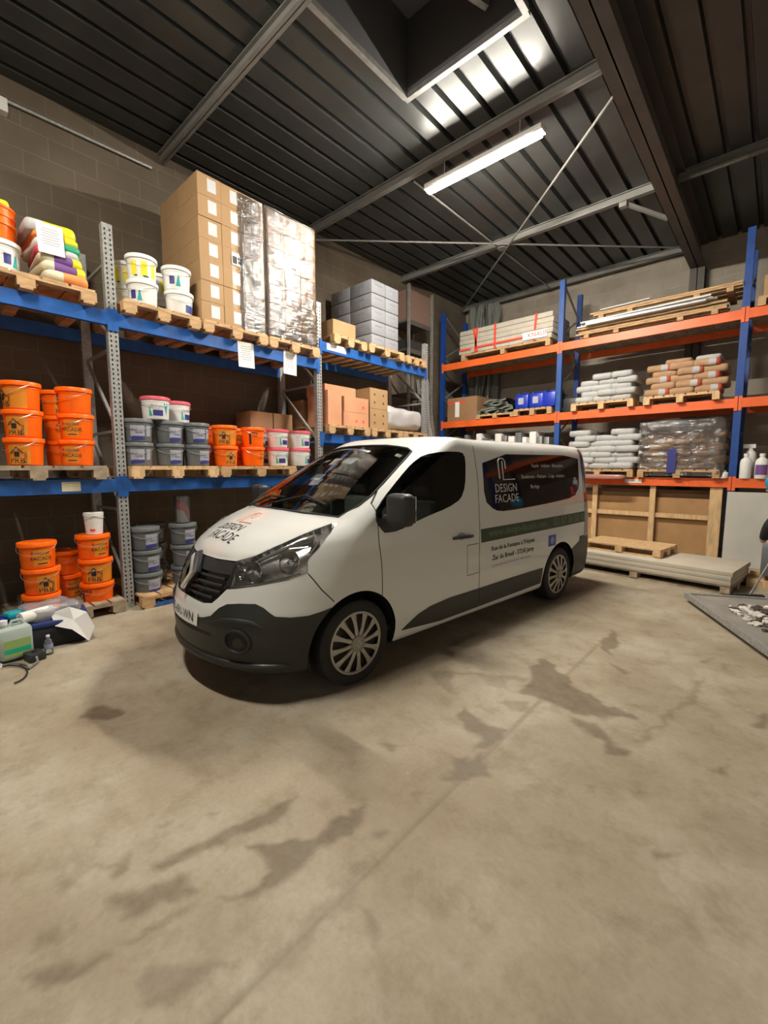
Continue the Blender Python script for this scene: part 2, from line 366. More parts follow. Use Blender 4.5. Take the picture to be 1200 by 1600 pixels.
# profiled steel roof deck, ribs along Y, with an opening for the smoke vent
HX0, HX1, HY0, HY1 = -3.5, -2.1, 2.75, 4.30
M_DECK = mat('roof_deck_steel', (.058, .062, .06), .36, .4, var=.12, vscale=3, bump=.02)
def deck():
    mb = MB(); pitch = .30; x = XW - .05
    def strip(xa, za, xb, zb):
        segs = [(-13, YB + .1)]
        xm = (xa + xb) / 2
        if HX0 < xm < HX1: segs = [(-13, HY0), (HY1, YB + .1)]
        for a, b in segs: mb.add([(xa, a, za), (xb, a, zb), (xb, b, zb), (xa, b, za)], [(0, 1, 2, 3)])
    while x < 9:
        z0, z1 = ZC, ZC + .075
        strip(x, z0, x + .205, z0)
        strip(x + .205, z0, x + .22, z1); strip(x + .22, z1, x + .265, z1); strip(x + .265, z1, x + .28, z0); strip(x + .28, z0, x + .30, z0); x += pitch
    return struct('ceiling', mb, M_DECK)
deck()
# smoke vent shaft
t = thing('roof_vent', 'dark square roof smoke vent with steel curb above the van', 'roof vent', (0, 0, ZC))
mb = MB(); zt = .75
for a in ((HX0 - .03, HX0, HY0, HY1), (HX1, HX1 + .03, HY0, HY1), (HX0 - .03, HX1 + .03, HY0 - .03, HY0), (HX0 - .03, HX1 + .03, HY1, HY1 + .03)): mb.box(*a, -.01, zt)
mb.build('curb', mat('vent_grey', (.10, .10, .105), .6, .2), t)
mb = MB(); mb.box(HX0 - .05, HX1 + .05, HY1, HY1 + .06, -.07, -.012); mb.box(HX0 - .06, HX0, HY0, HY1, -.07, -.012); mb.box(HX1, HX1 + .06, HY0, HY1, -.07, -.012); mb.build('trimmer_angle', M_DGALV, t)
MB().box(HX0, HX1, HY0, HY1, zt, zt + .02).build('cover', mat('vent_cover', (.09, .09, .10), .7), t)
mb = MB(); mb.bar((-3.0, 3.1, .35), (-2.45, 4.25, .2), .06, .06); mb.bar((-2.9, 3.0, .5), (-2.5, 3.9, .45), .12, .05); mb.box(-2.75, -2.6, 3.3, 3.9, .2, .35); mb.build('opener_arm', M_DGALV, t)

# steel: purlins, rafter, column, bracing
M_STEEL = mat('grey_painted_steel', (.19, .188, .175), .5, .15, var=.12, vscale=4)
M_STEELB = mat('brown_grey_rafter', (.075, .066, .058), .55, .1, var=.12, vscale=3)
def ibeam_x(name, y, x0, x1, zb, zt, w, m, label):
    mb = MB(); mb.box(x0, x1, y - w / 2, y + w / 2, zb, zb + .012); mb.box(x0, x1, y - w / 2, y + w / 2, zt - .012, zt); mb.box(x0, x1, y - .004, y + .004, zb, zt)
    return tag(mb.build(name, m), label, 'roof beam')
RX0, RX1, RZ = -1.55, -1.31, 5.45
for y, lb in ((2.80, 'grey roof purlin crossing the ribbed ceiling nearest the camera, left of the vent'), (5.36, 'grey roof purlin passing just above the lit tube lamp'), (8.08, 'pale roof purlin through the crossing of the rod bracing'), (10.70, 'grey roof purlin lying against the back wall top')):
    ibeam_x('roof_purlin', y, XW, RX0 + .09, ZC - .13, ZC - .001, .085, M_STEEL, lb)
ibeam_x('roof_purlin', 8.08, RX1 - .09, 8.9, ZC - .13, ZC - .001, .085, M_STEEL, 'dim roof purlin right of the big rafter')
mb = MB(); mb.box(RX0, RX1, -13, YB, RZ, RZ + .02); mb.box(RX0, RX1, -13, YB, ZC - .02, ZC - .001); mb.box(-1.435, -1.42, -13, YB, RZ, ZC - .001)
tag(mb.build('roof_rafter', M_STEELB), 'big dark brown steel rafter running overhead to the back wall', 'rafter')
mb = MB(); mb.box(RX0, RX1, YB - .24, YB - .225, 0, RZ); mb.box(RX0, RX1, YB - .015, YB - .001, 0, RZ); mb.box(-1.435, -1.42, YB - .24, YB, 0, RZ)
tag(mb.build('steel_column', M_STEELB), 'brown steel column under the rafter at the back wall', 'column')
NODE = (-4.28, 8.08, ZC - .16)
for p, q, lb in (((XW + .02, 5.45, ZC - .16), (RX0 + .06, 10.55, ZC - .16), 'roof bracing rod from the left wall to the rafter by the back wall'), ((RX0 + .06, 5.55, ZC - .175), (XW + .1, 10.5, ZC - .175), 'roof bracing rod from the rafter near the lamp to the far wall corner'), ((-4.28, 5.42, ZC - .15), (-4.28, 10.65, ZC - .15), 'thin rod between purlins running towards the back wall')):
    tag(MB().tube([p, q], .016).build('bracing_rod', M_STEEL), lb, 'bracing rod')
tag(MB().lathe([(.09, -.02), (.09, .02)], 20, o=(-4.22, 8.08, ZC - .165)).build('bracing_disc', M_STEEL), 'round steel plate where the roof bracing rods cross', 'bracing plate')
tag(MB().bar((-2.12, 8.12, ZC - .14), (-1.56, 8.42, 5.5), .05, .05).box(-2.19, -2.08, 8.06, 8.16, ZC - .20, ZC - .13).build('knee_brace', M_STEEL), 'short pale knee brace from purlin to the big rafter', 'brace')
tag(MB().bar((-1.25, 8.02, ZC - .145), (-.6, 8.02, ZC - .145), .03, .03).build('conduit_bracket', M_GALV), 'small pale steel angle in the dark roof right of the rafter', 'bracket')
MB_ = MB()

# tube lamps
M_TUBE = emis('tube_lamp_diffuser', LAMP_COL, LAMP_E)
M_TUBE2 = emis('dimmer_tube_lamp_diffuser', LAMP_COL, LAMP_E * .56)  # same tube colour, emission set lower than the first lamp
def tube_lamp(x0, x1, y, z, label, m=M_TUBE):
    t = thing('tube_lamp', label, 'lamp', ((x0 + x1) / 2, y, z)); hl = (x1 - x0) / 2
    MB().rbox(-hl, hl, -.075, .075, 0.0, .06, .012).box(-hl, hl, -.062, -.055, -.010, .01).box(-hl, hl, .055, .062, -.010, .01).box(-hl, -hl + .006, -.055, .055, -.010, .01).box(hl - .006, hl, -.055, .055, -.010, .01).build('lamp_housing', M_WHITE, t)
    MB().rbox(-hl + .02, hl - .02, -.045, .045, -.05, -.0005, .018).build('diffuser', m, t)
    for sx in (-.55, .55): MB().tube([(sx, 0, .06), (sx, 0, ZC - z - .132)], .006).build('hanging_stem', M_GALV, t)
tube_lamp(-4.03, -2.33, 5.40, 5.56, 'long lit tube lamp hanging above the van')
tube_lamp(-4.03, -2.33, .15, 5.56, 'second tube lamp of the row, above the camera side of the hall', M_TUBE2)

# ================================================================ pallet racks
def upright_mesh(h, w=.10, d=.08, holes=True, facing='x'):
    mb = MB(); mb.box(-d, 0, -w / 2, w / 2, 0, h, 0)
    mb.box(-.03, .012, -w / 2 - .012, w / 2 + .012, 0, .006, 0)
    if holes:
        z = .08
        while z < h - .05:
            for s in (-1, 1):
                mb.add([(.0012, s * .024 + a, z + b) for a, b in ((-.007, -.012), (.007, -.012), (.009, .008), (0, .014), (-.009, .008))], [(0, 1, 2, 3, 4)], 1)
            z += .05
    return mb
def left_rack():
    r = thing('pallet_rack', 'long pallet rack of galvanised posts and blue beams along the left wall', 'pallet rack', (XL, 0, 0))
    YU = [(-1.16, 4.19), (1.69, 4.19), (4.57, 4.16), (7.38, 4.10)]
    levels = [(0, 1, 3.285), (0, 1, 1.486), (1, 2, 3.285), (1, 2, 1.486), (2, 3, 3.585), (2, 3, 2.155), (2, 3, .8)]
    for y, h in YU:
        mb = upright_mesh(h); mb.mesh
        o = mb.build('upright', [M_GALV, M_HOLE], r, (0, y, 0))
        mb2 = MB(); mb2.box(0, .08, -.05, .05, 0, h); mb2.build('rear_upright', M_GALV, r, (-1.06, y, 0))
        zz = .25; fl = True; mb3 = MB()
        while zz < h - .9:
            mb3.bar((-.07, 0, zz), (-.99, 0, zz + .85) if fl else (-.99, 0, zz), .03, .03)
            if fl: mb3.bar((-.99, 0, zz + .87), (-.07, 0, zz + .87), .03, .03)
            zz += .9
        mb3.build('frame_brace', M_GALV, r, (0, y, 0))
    for i, j, z in levels:
        ya, yb = YU[i][0] + .05, YU[j][0] - .05
        b = MB().box(-.045, .012, ya, yb, z - .145, z).build('beam', M_BLUE, r)
        for y, s in ((YU[i][0], 1), (YU[j][0], -1)):
            MB().box(.0015, .016, y - .052 if s < 0 else y + .0005, y - .0005 if s < 0 else y + .052, z - .2, z + .03).build('beam_connector', M_BLUE, b)
        MB().box(-1.04, -.99, ya, yb, z - .145, z).build('rear_beam', M_BLUE, r)
    mb = MB()                                                        # slatted deck under the right-hand bay
    y = 4.7
    while y < 7.25: mb.box(-.98, -.05, y, y + .1, 3.585 - .03, 3.585 - .002); y += .24
    mb.build('deck_slat', M_WOOD2, r)
    return r
left_rack()
def back_rack():
    r = thing('pallet_rack', 'pallet rack of blue posts and orange beams across the back wall', 'pallet rack', (0, 9.2, 0))
    XU = [-6.35, -3.47, -.56, 2.33]
    for k, x in enumerate(XU):
        MB().box(-.05, .05, 0, .09, 0, 5.34).box(-.07, .07, -.02, .11, 0, .008).build('upright', M_DBLUE if k != 1 else mat('blue_post_paint', (.018, .075, .29), .4, var=.12), r, (x, 0, 0))
        MB().box(-.05, .05, 0, .08, 0, 5.34).build('rear_upright', M_DBLUE, r, (x, 1.02, 0))
        mb3 = MB(); zz = .3
        while zz < 4.6:
            mb3.bar((0, .08, zz), (0, 1.03, zz + .5), .03, .03); mb3.bar((0, 1.03, zz + .5), (0, .08, zz + 1.0), .03, .03); zz += 1.0
        mb3.build('frame_brace', M_DGALV, r, (x, 0, 0))
    for i in range(3):
        xa, xb = XU[i] + .05, XU[i + 1] - .05
        for z in (4.11, 2.725, 1.43):
            zz = z - (.015 if i == 0 else 0)
            b = MB().box(xa, xb, -.012, .04, z - .15, z).build('beam', M_ORNG, r)
            for xc in (xa - .045, xb): MB().box(xc, xc + .045, -.017, -.001, z - .2, z + .03).build('beam_connector', M_ORNG, b)
            MB().box(xa, xb, 1.07, 1.12, z - .15, z).build('rear_beam', M_ORNG, r)
            d = MB(); x = xa
            while x < xb - .1: d.box(x, min(x + .19, xb), .045, 1.065, z - .024, z - .004); x += .20
            d.build('shelf_boards', M_WOOD3, r)
    return r
back_rack()

# ================================================================ pallets
_pc = {}
def pallet(cx, cy, z, lx, ly, label, m=None, rz=0, nb=5, group=None, h=.144, runner='x', skids=3):
    m = m or M_WOOD; key = (lx, ly, m.name, nb, h, runner)
    t = thing('pallet', label, 'pallet', (cx, cy, z), rz, group)
    if key not in _pc:
        a, b = lx / 2, ly / 2
        deck_ = MB()
        if runner == 'x':
            st = (ly - .0) / nb
            for k in range(nb): deck_.box(-a, a, -b + k * st + .012, -b + (k + 1) * st - .012, h - .022, h)
            for x in (-a, -.05, a - .1): deck_.box(x, x + .1, -b, b, h - .044, h - .0225)
        else:
            st = lx / nb
            for k in range(nb): deck_.box(-a + k * st + .012, -a + (k + 1) * st - .012, -b, b, h - .022, h)
            for y in (-b, -.05, b - .1): deck_.box(-a, a, y, y + .1, h - .044, h - .0225)
        bl = MB().box(-.05, .05, -.07, .07, .022, h - .0445)
        bot = MB().box(-a, a, -.05, .05, 0, .022) if runner == 'x' else MB().box(-.05, .05, -b, b, 0, .022)
        _pc[key] = (deck_.mesh('top_deck', m), bl.mesh('block', m), bot.mesh('bottom_board', m))
    dk, bl, bo = _pc[key]; a, b = lx / 2, ly / 2
    put('top_deck', dk, t)
    for x in (-a + .05, 0, a - .05):
        for y in (-b + .07, 0, b - .07): put('block', bl, t, (x, y, 0))
    for q in (-1, 0, 1): put('bottom_board', bo, t, ((0, q * (b - .07), 0) if runner == 'x' else (q * (a - .05), 0, 0)))
    return t

# ================================================================ buckets
BH = .27
_bm = {}
def bucket_meshes(kind):
    if kind in _bm: return _bm[kind]
    cols = dict(orange=(M_ORP, M_ORP), amber=(M_ORP, M_ORP), orangeplain=(M_ORP, M_ORP), orangelogo=(M_ORP, M_ORP), grey=(M_GREYP, M_GREYP), grey2=(M_GREYP, M_GREYP), pink=(M_WHITE, M_PINK), pink2=(M_WHITE, M_PINK), yellow=(M_WHITE, M_WHITE), teal=(M_WHITE, M_WHITE), teal2=(M_WHITE, M_WHITE), plainwhite=(M_WHITE, M_WHITE))
    cb, cl = cols[kind]
    R = lambda z: .139 + .013 * z / .25
    b = MB().lathe([(.001, .002), (.130, .002), (.137, .006), (.139, .012), (R(.20), .20), (R(.20) + .004, .203), (R(.20) + .004, .210), (R(.22), .213), (R(.245), .245)], 32)
    l = MB().lathe([(.1655 - .006, .222), (.1655, .226), (.1655, .262), (.162, .2665), (.150, .2675), (.147, .2635), (.001, .2635)], 32)
    if kind in ('pink', 'pink2'): l = MB().lathe([(.157, .226), (.163, .228), (.163, .256), (.160, .2635), (.150, .2675), (.147, .2635), (.001, .2635)], 32); 
    h = MB(); pts = []
    for k in range(13):
        a = pi * k / 12; pts.append((.168 * cos(a), -.001 - .172 * sin(a) * .85 if False else .168 * sin(a) * .98, .232 - .085 * sin(a)))
    hm = MB().tube(pts, .0028, 6)
    lab = MB(); mats = [M_INK]
    q = lambda a0, a1, z0, z1, mi, e=.0015: lab.patch(R(z0) + e, a0, a1, z0, z1, 8, mi, R(z1) + e)
    if kind in ('orange', 'orangelogo', 'amber', 'orangeplain'):
        mats = [M_ORP2, M_INK]
        if kind == 'orange':
            q(-.05, .85, .03, .20, 0); text_cyl(lab, 'Kreamur', .045, R(.15) + .003, .38, .15, 1); text_cyl(lab, 'FACADE', .05, R(.1) + .003, .42, .09, 1); q(.2, .75, .05, .06, 1, .003)
        elif kind == 'orangelogo':
            q(-.1, 1.1, .015, .20, 0)
            lab.patch(R(.1) + .003, .22, .52, .085, .15, 6, 1); 
            for s in (-1, 1):
                for k in range(5):
                    a = .37 + s * (.02 + .075 * k); lab.patch(R(.17) + .003, a - .04, a + .04, .165 - .012 * k, .178 - .012 * k, 2, 1)
            text_cyl(lab, 'PRB', .075, R(.04) + .003, .37, .025, 1); text_cyl(lab, 'Kreamur', .045, R(.1) + .003, .90, .105, 1, True)
        elif kind == 'amber':
            q(-.75, 1.25, .012, .215, 0)
            lab.patch(R(.1) + .003, -.35, -.05, .085, .15, 6, 1); text_cyl(lab, 'PRB', .075, R(.04) + .003, -.2, .025, 1); text_cyl(lab, 'Kreamur', .045, R(.1) + .003, .35, .105, 1, True)
            for s in (-1, 1):
                for k in range(5):
                    a = -.2 + s * (.02 + .075 * k); lab.patch(R(.17) + .003, a - .04, a + .04, .165 - .012 * k, .178 - .012 * k, 2, 1)
        else:
            text_cyl(lab, 'PRB', .05, R(.17) + .003, -.75, .165, 1); q(-1.3, -1.1, .03, .19, 1); q(-.95, -.55, .14, .147, 1)
    elif kind in ('grey', 'grey2'):
        mats = [M_LGREY, M_NAVY, M_PAPER]; a = .15 if kind == 'grey' else -.35
        q(a - .45, a + .55, .05, .19, 0)
        n = 10
        for k in range(n):
            a0 = a - .45 + k / n; z1 = .055 + .03 * k / n
            lab.patch(R(.05) + .0025, a0, a0 + 1 / n, .02 + .02 * k / n, z1 + .01, 1, 1)
        text_cyl(lab, 'Sol', .055, R(.13) + .0028, a - .2, .13, 1); text_cyl(lab, 'façade', .03, R(.1) + .0028, a + .15, .10, 1)
        if kind == 'grey2': q(a + .7, a + 1.1, .07, .19, 0)
    elif kind in ('pink', 'pink2'):
        mats = [M_GREEN, M_NAVY, M_TEAL, M_LGREY]; a = 0 if kind == 'pink' else .5
        lab.add([((R(z) + .002) * cos(t_), (R(z) + .002) * sin(t_), z) for t_, z in ((a - .75, .04), (a - .5, .04), (a - .72, .17))], [(0, 1, 2)], 0)
        lab.add([((R(z) + .002) * cos(t_), (R(z) + .002) * sin(t_), z) for t_, z in ((a + .35, .19), (a + .75, .19), (a + .62, .05))], [(0, 1, 2)], 2)
        q(a - .45, a + .3, .045, .11, 1); text_cyl(lab, 'StoColor', .04, R(.15) + .003, a - .1, .145, 1)
    elif kind == 'yellow':
        mats = [M_YEL, M_NAVY]; q(-.2, .25, .04, .19, 0); q(.55, .95, .04, .19, 0); q(-.9, -.5, .04, .19, 0); q(-.7, -.45, .03, .045, 1, .003); q(-.05, .35, .03, .045, 1, .003)
    elif kind in ('teal', 'teal2'):
        mats = [M_NAVY, M_TEAL]; a = -.3 if kind == 'teal' else .3
        q(a - .35, a + .05, .06, .15, 0) if kind == 'teal' else q(a - .3, a + .6, .03, .12, 0)
        lab.add([((R(z) + .002) * cos(t_), (R(z) + .002) * sin(t_), z) for t_, z in ((a + .12, .04), (a + .5, .04), (a + .35, .18))], [(0, 1, 2)], 1)
    _bm[kind] = (b.mesh('tub', cb), l.mesh('lid', cl), hm.mesh('handle', M_WIRE), lab.mesh('printed_label', mats) if lab.f else None)
    for m_ in _bm[kind]:
        if m_: m_.set_sharp_from_angle(angle=radians(45))
    return _bm[kind]
def bucket(kind, x, y, z, rz, label, group):
    t = thing('bucket', label, 'bucket', (x, y, z), rz, group); b, l, h, la = bucket_meshes(kind)
    put('tub', b, t); put('lid', l, t); put('handle', h, t, None, -pi / 2 - .2)
    if la: put('printed_label', la, t)
    return t
TIER = {1: [''], 2: ['bottom', 'top'], 3: ['bottom', 'middle', 'top']}
def stack(kinds, x, y, z, desc, group, colour='orange', jit=.008, rz=0.):
    n = len(kinds)
    for k, kd in enumerate(kinds):
        w = TIER[n][k]
        bucket(kd, x + random.uniform(-jit, jit), y + random.uniform(-jit, jit), z + k * (BH - .0015), rz + random.uniform(-.12, .12), ('%s bucket at the %s of %s' % (colour, w, desc)) if w else '%s bucket, %s' % (colour, desc), group)

# pallets on the left rack
ZT, ZM = 3.286, 1.487
pallet(-5.93, .95, ZT, 1.12, 1.15, 'pallet under the colourful bags on the top left shelf', runner='x')
pallet(-5.93, 2.20, ZT, 1.12, .86, 'pallet under the white buckets on the top left shelf', runner='x')
pallet(-5.93, 3.12, ZT, 1.12, .92, 'pallet under the open cardboard carton tower', runner='x')
pallet(-5.93, 4.05, ZT, 1.12, .90, 'pallet under the film wrapped carton tower', runner='x')
pallet(-5.93, .93, ZM, 1.12, 1.2, 'grey weathered pallet under the orange buckets left of the near post, middle shelf', M_WOOD3)
pallet(-5.93, 2.27, ZM, 1.12, 1.03, 'yellowish pallet under the grey buckets on the middle shelf', M_WOOD2)
pallet(-5.93, 3.42, ZM, 1.12, 1.2, 'pallet under orange and white buckets on the middle shelf')
pallet(-5.90, 1.22, .0, 1.12, .80, 'grey pallet on the floor under the right-hand orange bucket stack', M_WOOD3)
pallet(-5.86, 2.25, .0, 1.20, 1.0, 'pallet on the floor under the grey bucket stacks')
tag(MB().box(-5.27, -5.262, 1.78, 2.74, .01, .05).build('blue_edge_board', M_BLUE), 'blue painted board edge along the floor pallet under the grey buckets', 'board')
pallet(-5.93, 5.18, 3.586, 1.1, .75, 'pallet under the small cardboard box on the right top shelf')
pallet(-5.90, 6.05, 3.586, 1.1, .95, 'pallet under the white wrapped carton tower')
pallet(-5.93, 6.95, 3.586, 1.1, .62, 'empty pallet at the right end of the top shelf by the last post')
for k, (y, w, lb) in enumerate(((5.15, .95, 'pallet under the reddish cartons on the shelf right of the middle post'), (6.10, .86, 'pallet under the two narrow cartons with arrow prints'), (6.93, .76, 'pallet under the grey film wrapped roll'))): pallet(-5.93, y, 2.156, 1.1, w, lb)

for zz_, nm in ((ZT, 'top'), (ZM, 'middle')):  # unseen pallets and cartons, added to keep light out of the rack
    for yy_, w_ in ((-.1, 'nearer'), (-.95 + .35, '')):
        if not w_: continue
        pallet(-5.93, -.42, zz_, 1.12, 1.35, 'unseen pallet added under the light-blocking carton at the far left end of the %s shelf' % nm)
        tag(MB().box(-6.48, -5.42, -1.05, .22, zz_ + .146, zz_ + 1.0).build('cardboard_box', M_CARD2), 'unseen brown carton added to block light at the far left end of the %s shelf' % nm, 'box')
# buckets, middle shelf left bay
z = ZM + .144
gm = 'orange buckets on the middle shelf'
stack(['orangelogo', 'orangelogo', 'amber'], -5.56, .87, z, 'the leftmost orange stack on the middle shelf', gm, rz=-1.0)
stack(['orange', 'orange', 'orangeplain'], -5.58, 1.31, z, 'the middle shelf orange stack left of the near post', gm, rz=-.9)
stack(['orangelogo', 'orange', 'orangelogo'], -5.93, 1.25, z, 'the second row orange stack near the post, middle shelf', gm, rz=-.3)
stack(['orange', 'orangeplain'], -5.9, .50, z, 'the short orange stack at the photo edge', gm)
# grey
gg = 'grey buckets on the middle shelf'
stack(['grey2', 'grey2'], -5.57, 1.91, z, 'the middle shelf grey pair beside the near post', gg, 'grey')
stack(['grey', 'grey'], -5.57, 2.26, z, 'the central grey pair on the middle shelf', gg, 'grey')
stack(['grey', 'grey2'], -5.57, 2.60, z, 'the middle shelf grey pair next to orange buckets', gg, 'grey')
stack(['grey', 'grey'], -5.95, 1.93, z, 'the middle shelf grey pair behind the post', gg, 'grey')
bucket('pink', -5.57, 2.12, z + 2 * BH, -.1, 'white bucket with pink lid standing on the grey pairs, nearer the post', 'pink lidded white buckets')
bucket('pink2', -5.78, 2.46, z + 2 * BH, .2, 'white bucket with pink lid standing on the grey pairs, farther back', 'pink lidded white buckets')
bucket('grey', -5.80, 2.38, z, 0, 'grey bucket hidden in the second row, bottom, middle shelf', gg); bucket('grey', -5.80, 2.38, z + BH - .0015, 0, 'grey bucket in the second row under the far pink lidded bucket', gg)
stack(['orangelogo', 'amber'], -5.58, 2.99, z, 'the middle shelf orange pair next to grey ones', gm, rz=-.4)
stack(['orange', 'orangeplain'], -5.58, 3.41, z, 'the middle shelf orange pair next to pink lids', gm, rz=.4)
stack(['orange', 'orange'], -5.93, 2.95, z, 'the rear orange pair behind the grey neighbours', gm)
stack(['orange', 'orange'], -5.93, 3.33, z, 'the rear orange pair nearer the pink lids', gm)
gp = 'white buckets with pink lids at the right end of the middle shelf'
stack(['pink', 'pink2'], -5.58, 3.84, z, 'the pink lidded pair next to the orange ones', gp, 'white', rz=-.1)
stack(['pink2', 'pink'], -5.58, 4.24, z, 'the pink lidded white pair beside the middle post', gp, 'white', rz=.2)
stack(['pink', 'pink'], -5.93, 3.80, z, 'the rear pink lidded white pair', gp, 'white')
# floor
z = .144
gf = 'orange buckets on the floor'
stack(['orangelogo', 'orangelogo', 'orange'], -5.57, .92, .06, 'the left orange stack on the floor', gf, rz=-.35, jit=.02)
stack(['orangeplain', 'amber', 'orange'], -5.60, 1.41, .08, 'the right orange stack on the floor', gf, rz=-.25, jit=.015)
stack(['orange', 'orangeplain'], -5.98, 1.2, z, 'the floor stack in shade between the two others', gf)
tag(MB().box(-6.3, -5.35, .66, 1.06, 0, .058).build('floor_plank', M_WOOD3), 'flat weathered plank under the left orange floor stack', 'plank')
t = thing('small_pail', 'small white pail with wire handle on top of the orange floor stack', 'pail', (-5.57, 1.41, .08 + 3 * BH - .004))
MB().lathe([(.001, 0), (.078, 0), (.092, .20), (.096, .20), (.096, .235), (.09, .238), (.001, .236)], 28).build('tub', M_WHITE, t)
MB().tube([(.1 * cos(a), .1 * sin(a) * 1.0, .21 - .035 * abs(sin((a + .2) * 1))) for a in np.linspace(-1.3, 1.5, 12)], .003, 6).build('handle', M_WHITE, t)
mb = MB(); mb.patch(.083, -.75, -.15, .035, .06, 6, 0); mb.build('printed_label', M_RED, t)
gfg = 'grey buckets on the floor'
stack(['grey', 'grey', 'grey'], -5.57, 1.94, z - .04, 'the left grey stack on the floor', gfg, 'grey', rz=.1, jit=.014)
stack(['grey2', 'grey', 'grey'], -5.62, 2.40, z - .04, 'the grey stack on the floor nearest the van', gfg, 'grey', rz=.1, jit=.012)
stack(['grey2', 'grey', 'grey2'], -5.97, 2.15, z - .04, 'the grey stack at the back of the floor pallet', gfg, 'grey')
t = thing('clear_tub', 'clear plastic tub with red and white contents on the grey floor stack by the van', 'tub', (-5.62, 2.40, z - .04 + 3 * BH - .004))
MB().lathe([(.001, .003), (.085, .003), (.095, .30), (.098, .33), (.092, .345), (.001, .35)], 28).build('tub', M_CLEAR, t)
mb = MB(); mb.prism([(-.05, .01), (.06, .01), (.0, .15), (-.055, .17)], -.05, .05, M=Matrix(((0, 0, 1), (1, 0, 0), (0, 1, 0))), mi=0); mb.prism([(-.055, .175), (.0, .155), (.065, .02), (.07, .15), (.03, .26), (-.05, .27)], -.045, .045, M=Matrix(((0, 0, 1), (1, 0, 0), (0, 1, 0))), mi=1); mb.build('red_and_white_contents', [M_PAPER, M_RED], t)
# top shelf, white buckets
z = ZT + .144
gw = 'white buckets on the top shelf'
bucket('teal', -5.55, 2.04, z, -.6, 'white bucket with blue and teal print, bottom of the stack beside the near post', gw)
bucket('yellow', -5.55, 2.04, z + BH, -.2, 'white bucket with yellow print on top of the stack right of the near post top', gw)
bucket('teal2', -5.55, 2.45, z, .1, 'white bucket at the bottom of the stack beside the carton tower', gw)
bucket('teal', -5.55, 2.43, z + BH, -.3, 'white bucket with teal print at the top of the stack beside the carton tower', gw)
bucket('teal2', -5.88, 1.98, z, .2, 'white bucket in the second row just behind the post, bottom', gw)
bucket('yellow', -5.88, 1.98, z + BH, -.3, 'white bucket with yellow print in the second row just behind the post', gw)
bucket('teal', -5.92, 2.38, z, .2, 'white bucket in the second row between the two white stacks, bottom', gw)
bucket('yellow', -5.92, 2.38, z + BH, .6, 'white bucket in the second row between the two white stacks, top', gw)
bucket('teal', -5.57, .80, z, .7, 'white bucket with green print under the orange buckets at the top shelf edge', gw)
for k in range(3):
    tt = thing('bucket', ['orange nested bucket, lowest of the three on the top shelf edge', 'orange nested bucket, middle of the three on the top shelf edge', 'orange nested bucket, uppermost of the three on the top shelf edge'][k], 'bucket', (-5.60, .78, z + BH + k * .075), 0, 'nested orange buckets on the top shelf')
    MB().lathe([(.10, 0), (.142, .002), (.156, .14), (.166, .142), (.166, .165), (.155, .167), (.147, .10), (.001, .05)], 30).build('tub', M_ORP, tt)
def bag_mesh(lx, ly, lz, seed, name='sack', band=None, mats=None, na=1., xband=None):
    """soft filled sack, superellipsoid with seams and dents; band=(y0,y1) print band fraction"""
    bm = bmesh.new(); bmesh.ops.create_cube(bm, size=2); bmesh.ops.subdivide_edges(bm, edges=bm.edges[:], cuts=11, use_grid_fill=True)
    off = Vector((seed * 3.1, seed * 1.7, seed * .9))
    for v in bm.verts:
        x, y, z_ = v.co; e = 1 - .5 * (max(abs(x), abs(y))) ** 6
        n = mnoise.noise(Vector((x * 1.6, y * 1.6, z_ * 1.2)) + off) * .16 + mnoise.noise(Vector((x * 4, y * 4, z_ * 3)) + off) * .06; n *= na
        rr = (abs(x) ** 9 + abs(y) ** 9) ** (1 / 9); sx = x / max(rr, 1e-6) * max(abs(x), abs(y)) if rr > 0 else x; sy = y / max(rr, 1e-6) * max(abs(x), abs(y)) if rr > 0 else y
        zz = z_ * (1 - .16 * max(abs(x), abs(y)) ** 10) if abs(z_) > 0 else 0
        v.co = Vector((sx * lx / 2 * (1 - .06 * z_ * z_), sy * ly / 2 * (1 - .06 * z_ * z_), lz / 2 * (1 + zz * (1 + n * .8)) if True else 0))
        v.co.z = max(v.co.z, 0.0)
    mb = MB(); bm.verts.index_update()
    mb.add([v.co for v in bm.verts], [[v.index for v in f.verts] for f in bm.faces], 0, True)
    if band:
        for i, f in enumerate(mb.f):
            cy = sum(mb.v[k][1] for k in f) / 4 / (ly / 2)
            for b0, b1, mi in band:
                if b0 < cy < b1: mb.m[i] = mi
    if xband:
        for i, f in enumerate(mb.f):
            cx = sum(mb.v[k][0] for k in f) / 4 / (lx / 2)
            for b0, b1, mi in xband:
                if b0 < cx < b1: mb.m[i] = mi
    bm.free(); return mb.mesh(name, mats)
def bag_mesh_x(*a, **k):  # band along x
    return bag_mesh(*a, **k)
M_BAGW = mat('white_paper_sack', (.44, .445, .44), .65, bump=.35, bscale=12)
M_BAGB = mat('brown_paper_sack', (.42, .255, .14), .75, var=.1, vscale=6, bump=.3, bscale=12)
M_BAGG = mat('yellow_sack', (.78, .66, .02), .4, bump=.3, bscale=10); M_BAGGR = mat('green_sack', (.02, .30, .17), .5, bump=.3, bscale=10)
M_BAGC = mat('cream_sack', (.66, .60, .42), .55, bump=.3, bscale=10); M_BAGO = mat('orange_sack', (.80, .27, .08), .5, bump=.3, bscale=10)
